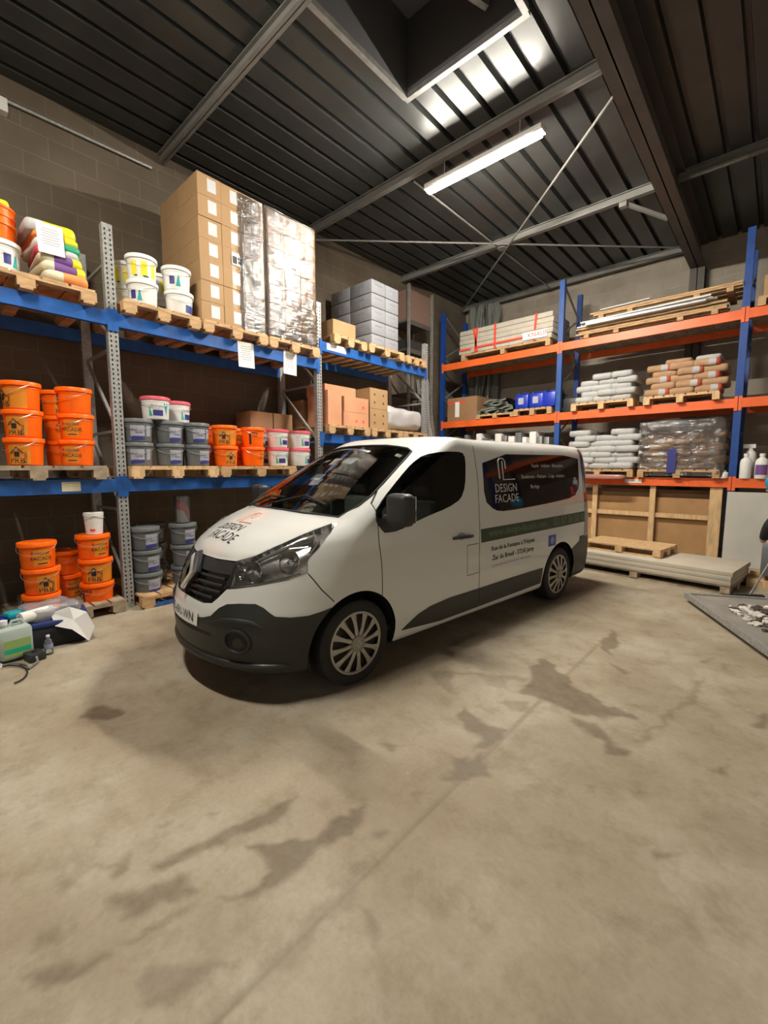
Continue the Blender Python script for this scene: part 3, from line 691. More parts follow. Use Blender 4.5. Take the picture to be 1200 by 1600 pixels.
# colourful bags pile (top shelf, left)
zc = z
rows = [((.66, .38, .11), [M_BAGC, M_BAGO], [(-.9, -.2, 0), (-.2, .95, 1)], 'cream and orange sack at the very bottom of the colourful pile'),
        ((.64, .38, .11), [M_BAGC, M_PURP, M_YEL], [(-.5, .55, 1), (.55, 1.1, 2)], 'cream sack with a purple band, second from the bottom of the colourful pile'),
        ((.64, .37, .10), [M_BAGC, M_PURP, M_YEL], [(-.4, .5, 1), (.5, 1.1, 2)], 'cream sack with a purple band behind the paper note in the colourful pile'),
        ((.62, .36, .09), [M_BAGW, M_PINK], [(-1.1, -.5, 1)], 'pale sack with a pink end in the middle of the colourful pile'),
        ((.62, .38, .10), [M_BAGGR, M_PAPER], [(-1.1, -.3, 1)], 'green sack in the colourful pile'),
        ((.62, .38, .08), [M_BAGO, M_YEL], [(.3, 1.1, 1)], 'orange sack below the top yellow one'),
        ((.60, .42, .13), [M_BAGG, M_BAGW], [(-1.1, -.25, 1)], 'bright yellow sack on top of the colourful pile')]
for k, ((a, b, c), ms, bd, lb) in enumerate(rows):
    o = put('sack', bag_mesh(a, b, c, k + 1, band=bd, mats=ms), None, (-5.70, 1.24 + .015 * (3 - k) + random.uniform(-.01, .01), zc), random.uniform(-.05, .05))
    tag(o, lb, 'sack', 'colourful sacks on the top shelf'); zc += c - .028
tag(put('sack', bag_mesh(.6, .3, .12, 33, band=[(.2, 1.1, 1)], mats=[M_BAGW, M_YEL]), None, (-5.95, .78, z + BH + .36 - .02), 0), 'pale and yellow sack at the far top left, above the nested orange buckets', 'sack')
bucket('orangeplain', -5.95, .78, z, 0, 'orange bucket behind the white one at the top shelf edge', 'buckets behind the shelf edge'); bucket('orangeplain', -5.95, .78, z + BH, 0, 'upper orange bucket behind the nested ones at the top shelf edge', 'buckets behind the shelf edge')
# notes
def note(x, y, z0, w, h_, label, n=7, tilt=0, m=None, axis='x', name='paper_note'):
    mb = MB(); mb.box(0, .002, -w / 2, w / 2, 0, h_, 0)
    for k in range(n):
        zz = h_ * (.82 - .6 * k / n); ww = w * (.36 if k % 2 else .3)
        mb.add([(.0026, -ww, zz), (.0026, ww, zz), (.0026, ww, zz + h_ * .022), (.0026, -ww, zz + h_ * .022)], [(0, 1, 2, 3)], 1)
    o = mb.build(name, [m or M_PAPER, M_GINK]); o.location = (x, y, z0); o.rotation_euler = (tilt, 0, 0) if axis == 'x' else (0, 0, -pi / 2)
    return tag(o, label, 'notice')
note(-5.36, 1.165, 3.66, .21, .27, 'white printed sheet hanging on the colourful sacks', tilt=.03)
note(XL + .016, 3.29, 2.96, .24, .33, 'white printed notice hanging from the blue beam under the open carton tower', tilt=.03)
note(XL + .016, 4.0, 2.975, .23, .33, 'white printed notice hanging from the blue beam under the wrapped tower', tilt=-.02)
note(XL + .014, 1.205, 1.365, .165, .10, 'small cream label stuck on the middle blue beam left of the post', 2, m=M_BAGC)
note(XL + .014, 4.93, 3.475, .42, .10, 'torn white strip on the upper blue beam right of the middle post', 0)
# carton towers
z = ZT + .145
M_CARDT = [M_CARD, M_TAPE, M_PAPER, M_INK]
def carton_mesh(dx, dy, dz, m=None, sticker=True, tape=True, seedy=0):
    mb = MB(); mb.box(-dx, 0, 0, dy, 0, dz - .003, 0)
    if tape: mb.add([(.0008, dy * .5 - .028, 0), (.0008, dy * .5 + .028, 0), (.0008, dy * .5 + .028, dz - .003), (.0008, dy * .5 - .028, dz - .003)], [(0, 1, 2, 3)], 1)
    if sticker: mb.add([(.0016, dy * .42, dz * .25), (.0016, dy * .80, dz * .25), (.0016, dy * .80, dz * .85), (.0016, dy * .42, dz * .85)], [(0, 1, 2, 3)], 2)
    return mb.mesh('carton', m or M_CARDT)
NR = 7; H1 = (5.165 - z) / NR
cm = carton_mesh(.54, .298, H1); cm2 = carton_mesh(.54, .298, H1, sticker=False)
gc = 'cartons of the open cardboard tower'
RW = ['bottom row', 'second row', 'third row', 'fourth row', 'fifth row', 'sixth row', 'top row']; CL = ['left', 'middle', 'right']
M_BSTK = mat('pale_sticker', (.55, .56, .58), .4)
cm.materials[2] = M_BSTK
for r_ in range(NR):
    for c_ in range(3):
        me = cm if (c_ + r_ % 2 * 0) != 0 or r_ else cm
        o = put('carton', me, None, (-5.44 + random.uniform(-.006, .006), 2.68 + c_ * .303, z + r_ * H1))
        tag(o, 'cardboard carton, %s from the pallet, %s column of the open tower' % (RW[r_], CL[c_]) if 0 < r_ < 6 else 'cardboard carton in the %s, %s column of the open carton tower' % (RW[r_], CL[c_]), 'carton', gc)
    o = put('carton', cm2, None, (-5.99 + random.uniform(-.004, .004), 2.68 + .002, z + r_ * H1)); tag(o, 'cardboard carton at the rear left side of the open tower, %s' % RW[r_], 'carton', gc)
mb = MB(); mb.add([(0, 0, 0), (0, .19, 0), (0, .19, .13), (0, 0, .13)], [(0, 1, 2, 3)], 0)
for a in ((.012, .02, .075, .11), (.085, .075, .11, .11), (.09, .03, .14, .065), (.12, .075, .15, .10)): mb.add([(.001, a[0], a[1]), (.001, a[2], a[1]), (.001, a[2], a[3]), (.001, a[0], a[3])], [(0, 1, 2, 3)], 1)
tag(mb.build('carton_label', [M_BSTK, M_INK], None, (-5.431, 3.10, z + 3 * H1 + .05)), 'white label with black symbols on the front of the open carton tower', 'label')
def film_shell(x0, x1, y0, y1, z0, z1, name, label, m=None, amp=.012, step=.035, top=True, group=None):
    """crinkled thin film around a block (front, two sides, top)"""
    mb = MB(); path = [(x0, y0), (x1, y0), (x1, y1), (x0, y1)]
    pts = []
    for i in range(3):
        (xa, ya), (xb, yb) = path[i], path[i + 1]; n = max(2, int(math.hypot(xb - xa, yb - ya) / step))
        pts += [(xa + (xb - xa) * k / n, ya + (yb - ya) * k / n, i) for k in range(n)]
    pts.append((*path[3], 2)); nz = max(2, int((z1 - z0) / step)); cx, cy = (x0 + x1) / 2, (y0 + y1) / 2; vs = []
    for j in range(nz + 1):
        zz = z0 + (z1 - z0) * j / nz
        for x, y, i in pts:
            n = mnoise.noise(Vector((x * 5, y * 5, zz * 14))) * amp + mnoise.noise(Vector((x * 14, y * 14, zz * 30 + 5))) * amp * .5 + amp
            dx, dy = (0, -1) if i == 0 else (1, 0) if i == 1 else (0, 1)
            vs.append((x + dx * n, y + dy * n, zz))
    w = len(pts); mb.add(vs, [(j * w + k, j * w + k + 1, (j + 1) * w + k + 1, (j + 1) * w + k) for j in range(nz) for k in range(w - 1)], 0, True)
    if top: mb.add([(x0, y0, z1 + .004), (x1, y0, z1 + .004), (x1, y1, z1 + .004), (x0, y1, z1 + .004)], [(0, 1, 2, 3)])
    me = mb.mesh(name, m or M_FILM); return tag(put(name, me), label, 'film', group)
film_shell(-6.0, -5.435, 3.22, 3.60, z - .1, 5.15, 'stretch_film', 'crinkled clear stretch film around the right half of the open carton tower', amp=.009, top=False)
NR2 = 7; H2 = (5.16 - z) / NR2
cmw = carton_mesh(.54, .283, H2); cmw.materials[2] = M_BSTK
for r_ in range(NR2):
    for c_ in range(3):
        o = put('carton', cmw, None, (-5.46, 3.648 + c_ * .286, z + r_ * H2))
        tag(o, 'cardboard carton under film, %s, %s column of the wrapped tower' % (RW[r_], CL[c_]), 'carton', 'cartons of the film wrapped tower')
    o = put('carton', cm2, None, (-6.01, 3.65, z + r_ * H2)); tag(o, 'cardboard carton at the rear left side of the wrapped tower, %s' % RW[r_], 'carton', 'cartons of the film wrapped tower')
film_shell(-6.55, -5.455, 3.635, 4.50, z - .12, 5.17, 'stretch_film', 'shiny crinkled stretch film around the right carton tower', amp=.012)

# right bay, top shelf: small box, white wrapped tower
z = 3.586 + .144
tag(MB().box(-5.95, -5.47, 4.86, 5.36, z, z + .255).add([(-5.47, 5.09, z), (-5.469, 5.13, z), (-5.469, 5.13, z + .255), (-5.469, 5.09, z + .255)], [(0, 1, 2, 3)], 1).build('cardboard_box', [M_CARD, M_TAPE]), 'small plain cardboard box on the top shelf right of the middle post', 'box')
tag(MB().box(-6.3, -5.99, 4.70, 5.1, z, z + .30).build('cardboard_box', M_PAPER), 'pale box behind the small cardboard box, top shelf', 'box')
M_WRAPW = mat('white_wrapped_carton', (.26, .27, .295), .32, bump=.6, bscale=9)
gwt = 'white film wrapped cartons of the pale tower'
zz = z; HW = 1.15 / 5
for r_ in range(5):
    for c_ in range(2):
        for d_ in range(2):
            if d_ == 1 and c_ == 1: continue
            mb = MB(); mb.rbox(-.53, 0, 0, .36, 0, HW - .006, .018, 0); mb.box(.0, .004, .09, .27, HW * .62, HW * .68, 1)
            if c_ == 0: mb.box(-.36, -.18, -.004, .0, HW * .62, HW * .68, 1)
            o = mb.build('wrapped_carton', [M_WRAPW, M_GINK], None, (-5.47 - d_ * .54, 5.76 + c_ * .365, zz + r_ * HW))
            tag(o, 'white wrapped carton, %s of the pale tower, %s' % (RW[r_] if r_ < 4 else 'top row', ('front left', 'front right', 'rear left')[c_ + 2 * d_]), 'carton', gwt)
# mid shelf of right bay
z = 2.156 + .144
def arrow(mb, x, y, zz, s, mi):
    mb.add([(x, y - s, zz), (x, y + s, zz), (x, y, zz + s * 1.4)], [(0, 1, 2)], mi); mb.add([(x, y - s, zz - s * .5), (x, y + s, zz - s * .5), (x, y + s, zz - s * .25), (x, y - s, zz - s * .25)], [(0, 1, 2, 3)], mi)
tag(MB().box(-6.0, -5.48, 4.74, 5.04, z, z + .56).build('cardboard_box', M_CARD3), 'tall reddish carton beside the middle post, second shelf', 'box')
mb = MB().box(-6.0, -5.46, 5.07, 5.66, z, z + .245, 0)
arrow(mb, -5.459, 5.53, z + .09, .035, 1); arrow(mb, -5.459, 5.36, z + .09, .03, 1)
tag(mb.build('cardboard_box', [M_CARD3, M_RED]), 'lower reddish carton with red arrows on the second shelf', 'box')
mb = MB().box(-6.0, -5.46, 5.08, 5.66, z + .248, z + .50, 0); arrow(mb, -5.459, 5.53, z + .33, .035, 1)
tag(mb.build('cardboard_box', [M_CARD3, M_RED]), 'upper reddish carton with a red arrow on the second shelf', 'box')
tag(MB().box(-6.1, -5.62, 4.80, 5.50, z + .502, z + .68).build('cardboard_box', M_CARD3), 'flat reddish carton on top of the reddish stack, second shelf', 'box')
for k in range(2):
    mb = MB().box(-5.95, -5.46, 5.70, 6.17, z + k * .36, z + .355 + k * .36, 0)
    for y in (5.82, 6.05): arrow(mb, -5.459, y, z + .1 + k * .36, .025, 1); arrow(mb, -5.459, y, z + .24 + k * .36, .025, 1)
    if k: pass
    tag(mb.build('cardboard_box', [M_CARD, M_INK]), ['tan carton with small black arrows beside the wrapped roll, lower one', 'tan carton with small black arrows beside the wrapped roll, upper one'][k], 'box')
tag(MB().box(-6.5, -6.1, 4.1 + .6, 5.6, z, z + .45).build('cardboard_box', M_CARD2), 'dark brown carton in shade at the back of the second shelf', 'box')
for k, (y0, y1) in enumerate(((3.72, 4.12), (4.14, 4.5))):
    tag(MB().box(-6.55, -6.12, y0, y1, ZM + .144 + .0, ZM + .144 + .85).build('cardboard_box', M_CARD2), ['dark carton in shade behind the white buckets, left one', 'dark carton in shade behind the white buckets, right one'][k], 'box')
t = thing('wrapped_roll', 'grey film wrapped bale with a brown roll end on the second shelf', 'bale', (-5.72, 6.22, z))
mb = MB(); vs = []; n = 30; L_ = 26
for i in range(L_ + 1):
    y = 1.02 * i / L_
    for k in range(n):
        a = 2 * pi * k / n; r1 = 1 + .10 * mnoise.noise(Vector((cos(a) * 2, y * 5, sin(a) * 2)))
        cx = abs(cos(a)) ** .6 * (1 if cos(a) > 0 else -1) * .25 * r1; cz = abs(sin(a)) ** .6 * (1 if sin(a) > 0 else -1) * .235 * r1
        if i in (0, L_): cx *= .9; cz *= .9
        vs.append((cx, y, .245 + cz * (1 - .18 * y)))
mb.add(vs, [(i * n + k, i * n + (k + 1) % n, (i + 1) * n + (k + 1) % n, (i + 1) * n + k) for i in range(L_) for k in range(n)] + [tuple(range(n)), tuple(L_ * n + k for k in range(n))], 0, True)
mb.build('film_cover', mat('grey_film_bale', (.45, .44, .44), .25, bump=.6, bscale=7), t)
MB().lathe([(.0, 0), (.11, 0), (.11, .02), (.06, .03), (.055, .0)], 20, M=rot_m(rx=pi / 2 * -1), o=(.02, -.02, .26)).build('brown_roll_end', M_OSB, t)

# scaffold tower and ladder beyond the rack end
t = thing('steel_shelf_tower', 'tall narrow dark steel shelf tower against the left wall by the corner', 'shelf tower', (-6.40, 8.02, 0))
mb = MB()
for x in (-.28, .28):
    for y in (-.42, .42): mb = MB().box(x - .025, x + .025, y - .025, y + .025, 0, 5.5); mb.build('post', M_DGALV, t)
for zz in (1.0, 2.1, 3.2, 4.15, 4.75): MB().box(-.27, .27, -.41, .41, zz, zz + .04).box(.25, .275, -.41, .41, zz - .06, zz).build('shelf', mat('dark_shelf', (.07, .06, .05), .7), t)
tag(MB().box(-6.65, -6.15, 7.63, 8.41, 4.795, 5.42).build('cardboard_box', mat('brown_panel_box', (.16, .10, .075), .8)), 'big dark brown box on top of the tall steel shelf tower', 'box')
tag(MB().box(-6.6, -6.2, 7.65, 8.3, 4.195, 4.4).build('dark_case', M_BLKP), 'dark flat case on the tower shelf under the brown box', 'case')
t = thing('ladder', 'grey ladder leaning in the corner behind the left rack end', 'ladder', (-6.05, 8.55, 0))
for s in (0, .40): MB().bar((0, s, 0), (-.55, s, 3.7), .03, .07).build('rail', M_GALV, t)
for k in range(13): MB().bar((-.55 * (k + .5) / 13.3, 0, 3.7 * (k + .5) / 13.3), (-.55 * (k + .5) / 13.3, .4, 3.7 * (k + .5) / 13.3), .03, .03).build('rung', M_GALV, t)
tag(MB().bar((-5.45, 7.62, 0), (-5.62, 7.60, 3.45), .05, .03).build('steel_rail', M_GALV), 'galvanised steel rail standing upright beside the last rack post', 'rail')
tag(MB().bar((-5.35, 8.2, 0), (-5.75, 7.75, 2.9), .03, .03).build('steel_bar', M_GALV), 'thin steel bar leaning towards the last rack post', 'bar')
tag(MB().box(-5.42, -5.18, 7.75, 7.95, 0, 2.18).build('white_board', M_PAPER), 'narrow white board standing on end just right of the left rack end', 'board')

# ================================================================ back rack goods
B1, B2, B3 = 4.112, 2.727, 1.432
def pal2(x0, x1, z, label, m=None, y0=9.2, d=1.0, nb=7, h=.144): return pallet((x0 + x1) / 2, y0 + d / 2 - .04, z, x1 - x0, d, label, m, nb=nb, h=h, runner='y')
# white boards pack with red straps
pal2(-5.78, -3.66, B1, 'long pallet under the white board pack with red straps')
gbp = 'white boards of the strapped pack'
z = B1 + .145
M_BOARD = mat('pale_board', (.47, .43, .36), .75, var=.08)
for k in range(5):
    tag(MB().rbox(-5.82 + random.uniform(-.02, .02), -3.62 + random.uniform(-.02, .02), 9.14 + random.uniform(0, .015), 10.1, z + k * .105, z + k * .105 + .099, .006).build('board_slab', M_BOARD), 'pale board layer in the red strapped pack, %s' % ['lowest', 'second from below', 'middle', 'second from top', 'topmost'][k], 'board', gbp)
M_STRAP = mat('red_strap', (.80, .07, .03), .5)
for x, lb in ((-5.25, 'second red strap from the left around the board pack'), (-4.35, 'red strap around the right part of the board pack'), (-5.47, 'leftmost red strap around the board pack')):
    pass
for (x, tx, lb) in ((-5.42, .05, 'leftmost red strap around the pale board pack'), (-5.36, -.10, 'slanting red strap next to the leftmost strap'), (-4.92, 0, 'middle red strap around the pale board pack'), (-4.02, .04, 'right red strap around the pale board pack')):
    tag(MB().add([(x, 9.128, z), (x + .05, 9.128, z), (x + .05 + tx, 9.128, z + .53), (x + tx, 9.128, z + .53)], [(0, 1, 2, 3)]).add([(x + tx, 9.128, z + .53), (x + .05 + tx, 9.128, z + .53), (x + .05 + tx, 10.1, z + .53), (x + tx, 10.1, z + .53)], [(0, 1, 2, 3)]).build('strap', M_STRAP), lb, 'strap', 'red straps around the board pack')
mb = MB().box(-5.80, -5.5, 9.124, 9.127, z + .07, z + .11); mb.box(-5.35, -4.2, 9.124, 9.127, z + .08, z + .12); tag(mb.build('red_edge_tape', M_STRAP), 'red tape line along the lower part of the board pack', 'tape')
mb = MB(); mb.box(-4.24, -3.72, 9.121, 9.1235, z + .03, z + .19, 0); text_flat(mb, 'KNAUF', .13, (-3.92, 9.120, z + .07), (1, 0, 0), (0, 0, 1), 1); tag(mb.build('pack_label', [M_PAPER, M_RED]), 'white label with red letters at the right end of the board pack', 'label')
# middle: box, tarps, jerricans
tag(MB().box(-6.2, -5.38, 9.25, 9.95, B2, B2 + .56).add([(-6.2, 9.249, B2 + .42), (-5.7, 9.249, B2 + .42), (-5.7, 9.249, B2 + .47), (-6.2, 9.249, B2 + .47)], [(0, 1, 2, 3)], 1).add([(-5.98, 9.248, B2 + .1), (-5.86, 9.248, B2 + .1), (-5.86, 9.248, B2 + .46), (-5.98, 9.248, B2 + .46)], [(0, 1, 2, 3)], 2).build('cardboard_box', [M_CARD2, M_RED, M_PAPER]), 'brown cardboard box with a red band beside the corner post of the back rack', 'box')
pal2(-5.35, -4.40, B2, 'thin pallet under the grey folded tarps', h=.10)
M_TARP = mat('grey_green_tarp', (.15, .165, .14), .6, bump=.5, bscale=8)
for k in range(6):
    n = 22; mb = MB(); vs = []; zb = B2 + .105 + k * .055; ww = .98 - .09 * k
    for j in range(7):
        for i in range(n + 1):
            x = -ww / 2 + ww * i / n; y = j / 6 * .6
            vs.append((x, y, .02 * sin(x * 14 + k * 2 + y * 3) + .05 * mnoise.noise(Vector((x * 4, y * 3, k * 3.3)))))
    o1 = len(vs); fs = [(j * (n + 1) + i, j * (n + 1) + i + 1, (j + 1) * (n + 1) + i + 1, (j + 1) * (n + 1) + i) for j in range(6) for i in range(n)]
    vs2 = [(x, y, z_ + .038) for x, y, z_ in vs]; mb.add(vs, fs, 0, True); mb.add(vs2, fs, 0, True); mb.add(vs[:n + 1] + vs2[:n + 1], [(i, i + 1, n + 2 + i, n + 1 + i) for i in range(n)], 0, True)
    tag(put('folded_tarp', mb.mesh('folded_tarp', M_TARP), None, (-4.88 + random.uniform(-.04, .04), 9.2, zb)), 'grey green folded tarp, %s of the heap beside the blue canisters' % ['lowest', 'second from below', 'third from below', 'fourth from below', 'second from top', 'topmost'][k], 'tarp', 'folded tarps on the back rack')
pal2(-4.42, -3.58, B2, 'pallet under the blue canisters', h=.144)
M_JC = mat('blue_canister_plastic', (.01, .035, .42), .35)
z = B2 + .145
def canister(x, y, z, label, lbl=True, m=None):
    t = thing('canister', label, 'canister', (x, y, z), 0, 'canisters on the back rack')
    MB().rbox(-.15, .15, 0, .26, 0, .30, .03).lathe([(.03, .29), (.03, .335), (.0, .335)], 16, o=(-.09, .07, 0)).build('jug', m or M_JC, t)
    mb = MB().tube([(-.03, .13, .29), (-.01, .13, .335), (.08, .13, .335), (.12, .13, .295)], .013, 8); mb.build('handle', m or M_JC, t)
    if lbl: MB().box(-.07, .05, -.003, -.0005, .09, .23).build('label', M_LGREY, t)
for k, x in enumerate((-4.24, -3.92)): canister(x, 9.16, z, ['blue canister with pale label, left of the two on the back rack', 'blue canister with pale label, right of the two on the back rack'][k])
canister(-3.66, 9.17, z, 'unlabelled blue canister beside the middle blue post', False)
canister(-3.28, 9.35, B2, 'black canister right behind the middle blue post', False, M_BLKP)
canister(-3.62, 9.5, z, 'black canister behind the blue ones', False, M_BLKP)
# lower shelf, first bay: upright sheets and rolls seen above the van
for k in range(15):
    x = -6.1 + k * .165; w = random.uniform(.08, .15); hh = random.uniform(.80, .98); m_ = [M_WOOD3, M_PAPER, M_DGALV, M_GREYP][(k * 7 // 3) % 4] if 3 < k < 14 else [M_DGALV, M_WOOD3][k % 2]
    if k in (7, 12): m_ = M_PAPER; hh = .95; w = .15
    o = MB().rbox(0, w, 0, .5, 0, hh, .01).build('upright_panel', m_, None, (x, 9.35, B3)); tag(o, '%s panel standing upright on the lower back shelf, %s from the corner post' % ({'white_paper': 'white', 'weathered_wood': 'brownish', 'dull_steel': 'dull steel', 'grey_plastic': 'dark grey'}[m_.name], ['first', 'second', 'third', 'fourth', 'fifth', 'sixth', 'seventh', 'eighth', 'ninth', 'tenth', 'eleventh', 'twelfth', 'thirteenth', 'fourteenth', 'fifteenth', 'sixteenth'][k]), 'panel', 'upright panels above the van roof')
# hanging sheets in the corner
for k, (x, y, z0, z1, ww, lb) in enumerate(((-6.12, 10.50, 3.2, 5.815, .5, 'crumpled grey plastic sheet hanging in the wall corner, upper'), (-5.75, 10.6, 2.9, 5.815, .45, 'dark crumpled sheet hanging in the wall corner, right one'))):
    mb = MB(); n = 16; vs = []
    for j in range(25):
        for i in range(n + 1):
            u = i / n; v = j / 24; vs.append((x - ww / 2 + ww * u * (1 - .3 * abs(v - .5)) + .05 * mnoise.noise(Vector((u * 3, v * 5, k))), y + .10 * mnoise.noise(Vector((u * 5, v * 6, k * 4 + 1))), z0 + (z1 - z0) * v))
    mb.add(vs, [(j * (n + 1) + i, j * (n + 1) + i + 1, (j + 1) * (n + 1) + i + 1, (j + 1) * (n + 1) + i) for j in range(24) for i in range(n)], 0, True)
    mb.add([(a, b + .012, c) for a, b, c in vs], [(j * (n + 1) + i, (j + 1) * (n + 1) + i, (j + 1) * (n + 1) + i + 1, j * (n + 1) + i + 1) for j in range(24) for i in range(n)], 0, True)
    tag(put('hanging_sheet', mb.mesh('hanging_sheet', M_TARP)), lb, 'sheet')
for x, lb in ((-5.78, 'pale pole standing in the wall corner'), (-6.28, 'thin leaning pole in the wall corner')): tag(MB().bar((x, 10.42, 0), (x + (.05 if x > -6 else .3), 10.44, 5.6), .05, .03).build('pole', M_GALV), lb, 'pole')
# second bay top: long pallets with white strips
M_STRIP = mat('white_strip', (.62, .62, .62), .4)
for k in range(5):
    x0, x1 = (-3.15, -.80) if k < 3 else (-2.9, -.62); zz = B1 + [0, .10, .165, .31, .41][k]
    mb = MB()
    for j in range(4): mb.box(x0 + (k % 2) * .06, x1, 9.15 + j * .24, 9.15 + j * .24 + .10, zz + (.065 if k in (0, 3) else 0), zz + (.095 if k in (0, 3) else .028))
    if k in (0, 3):
        for x in (x0 + .15, (x0 + x1) / 2 - .5, (x0 + x1) / 2 + .5, x1 - .2): mb.box(x, x + .09, 9.16, 9.97, zz, zz + .065)
    tag(mb.build('long_slat_frame', M_WOOD), 'long timber slat frame on the back rack top shelf, %s of the pile' % ['lowest', 'second', 'third', 'fourth', 'uppermost'][k], 'slat frame', 'long timber frames on the top back shelf')
for k in range(9):
    y = 9.08 + .08 * (k // 3); zz = B1 + .215 + .027 * (k % 3); x0 = -3.12 + random.uniform(-.05, .2); x1 = -.95 + random.uniform(-.25, .12)
    tag(MB().bar((x0, y, zz), (x1, y + random.uniform(-.04, .04), zz + random.uniform(0, .015)), .075, .022).build('white_strip', M_STRIP), 'long white plastic strip between the timber frames, %s counted from the shelf front' % ['first', 'second', 'third', 'fourth', 'fifth', 'sixth', 'seventh', 'eighth', 'ninth'][k], 'strip', 'white strips between the timber frames')
tag(MB().bar((-2.7, 9.12, B1 + .45), (-1.9, 9.13, B1 + .465), .06, .012).build('white_strip', M_STRIP), 'short white strip lying on the uppermost timber frame', 'strip')
# sacks
def sack_pile(x0, x1, z, layers, per, zh, m, mats, colour, where, group, y0=9.17, ragged=0, bands=None, skip=()):
    w = (x1 - x0) / per; meshes = [bag_mesh(w * 1.12, .66, zh * 1.1, 50 + i + per * 7 + int(z * 10), mats=mats, xband=bands if bands and i % 2 == 0 else None) for i in range(4)]
    LN = ['bottom layer', 'second layer', 'third layer', 'fourth layer', 'fifth layer', 'sixth layer', 'seventh layer']
    for l in range(layers):
        for c_ in range(per):
            if (l, c_) in skip: continue
            x = x0 + (c_ + .5) * w + (.08 if l % 2 else -.02) + random.uniform(-.015, .015)
            o = put('sack', meshes[(l * 3 + c_) % 4], None, (x, y0 + .33 + random.uniform(-.03, .03), z + l * (zh - .012)), random.uniform(-.04, .04) + (pi if (l + c_) % 2 else 0))
            tag(o, '%s sack, %s, %s, pile %s' % (colour, LN[l] if l < layers - 1 else 'top layer', (['left end', 'centre', 'right end'] if per == 3 else ['left end', 'second from left', 'second from right', 'right end'])[c_], where), 'sack', group)
pal2(-3.17, -2.06, B2, 'pallet under the small white sack pile on the middle back shelf', M_WOOD2, y0=9.14, d=.8)
sack_pile(-3.10, -2.12, B2 + .145, 5, 3, .115, M_BAGW, [M_BAGW, M_LGREY], 'white', 'on the middle back shelf', 'white sacks, middle back shelf', bands=[(.45, .62, 1)], skip=((4, 0),))
pal2(-1.90, -.80, B2, 'pallet under the brown sack pile on the middle back shelf', M_WOOD2, y0=9.14, d=.8)
sack_pile(-1.86, -.80, B2 + .145, 5, 3, .118, M_BAGB, [M_BAGB, M_BAGW, mat('dull_red_print', (.50, .10, .06), .6)], 'brown paper', 'on the middle back shelf', 'brown sacks, middle back shelf', bands=[(.2, .62, 1), (.62, 1.1, 2)], skip=())
tag(put('sack', bag_mesh(.36, .6, .09, 91, mats=[M_BAGW]), None, (-1.0, 9.5, B2 + .145 + 5 * .106)), 'white sack lying on top of the brown sack pile, right end', 'sack')
tag(put('sack', bag_mesh(.40, .6, .09, 92, mats=[M_BAGB]), None, (-1.42, 9.5, B2 + .145 + 5 * .106)), 'single brown sack lying on top of the brown pile beside the white one', 'sack')
pal2(-3.25, -2.0, B3, 'pallet under the tall white sack pile on the lower back shelf', y0=9.14, d=.8)
sack_pile(-3.16, -2.02, B3 + .145, 7, 3, .118, M_BAGW, [M_BAGW, M_LGREY], 'white', 'on the lower back shelf', 'white sacks, lower back shelf', bands=[(-.65, -.5, 1)], skip=((6, 1),))
pal2(-1.93, -.72, B3, 'pallet under the film covered brown sacks', y0=9.14, d=.8)
sack_pile(-1.86, -.76, B3 + .145, 6, 3, .118, M_BAGB, [M_BAGB, M_BAGW], 'brown paper', 'under clear film on the lower back shelf', 'film covered brown sacks', bands=[(.3, .6, 1)])
film_shell(-1.93, -.70, 9.14, 9.95, B3 + .03, B3 + .98, 'film_cover', 'loose clear film draped over the brown sacks on the lower back shelf', M_FILM, amp=.03)
bpy.data.objects['film_cover'].data.transform(Matrix.Identity(4))
tag(MB().box(-1.47, -1.34, 9.085, 9.09, B3 + .08, B3 + .5).build('blue_label', M_NAVY), 'blue vertical print strip on the film covered sacks', 'label')
tag(put('film_wad', bag_mesh(1.22, .5, .26, 77, mats=[M_FILM], na=3.5), None, (-1.30, 9.35, B3 + .76)), 'thick bunched film lying over the top of the brown sacks, lower back shelf', 'film')
tag(put('pink_film', bag_mesh(.9, .3, .09, 78, mats=[glassy('pink_film_mat', (.95, .8, .78), .5, .2, gcol=(.7, .35, .3))]), None, (-2.55, 9.10, B3 - .045)), 'crumpled pinkish film hanging at the foot of the tall white sack pile', 'film')
note(-2.0, 9.18, B3 - .11, .28, .07, 'small white label stuck on the lowest orange beam', 2, axis='y')
# bottles and small things
def bottle(x, y, z, r, h, label, cap=M_WHITE, body=M_WHITE, lab=None, group=None, trigger=False):
    t = thing('bottle', label, 'bottle', (x, y, z), 0, group)
    MB().lathe([(.001, 0), (r * .95, 0), (r, .012), (r, h * .66), (r * .85, h * .76), (r * .38, h * .84), (r * .36, h * .88)], 20).build('bottle_body', body, t)
    if trigger: MB().box(-.10, .06, -.02, .02, h * .88, h * 1.0).box(-.02, .0, -.015, .015, h * .78, h * .9).build('spray_head', cap, t)
    else: MB().lathe([(r * .45, h * .88), (r * .45, h), (.001, h)], 16).build('cap', cap, t)
    if lab:
        mb = MB(); mb.patch(r + .001, -2.6, -.6, h * .15, h * .55, 10, 0); mb.build('label', lab, t)
bottle(-.40, 9.22, B3, .075, .40, 'tall white bottle on the lower back shelf right of the thick blue post', group='bottles right of the blue post')
bottle(-.36, 9.45, B3, .08, .56, 'white spray bottle behind the tall white bottle', trigger=True, group='bottles right of the blue post')
bottle(-.20, 9.22, B3, .085, .40, 'white tub shaped bottle with purple label at the right photo edge', lab=M_PURP, group='bottles right of the blue post')
bottle(-.02, 9.25, B3, .07, .25, 'red bottle at the right photo edge of the lower back shelf', body=M_RED, cap=M_BLKP, group='bottles right of the blue post')
bottle(-.72 + .05, 9.19, B3, .06, .13, 'small white jar on the lower shelf left of the thick blue post', group=None)
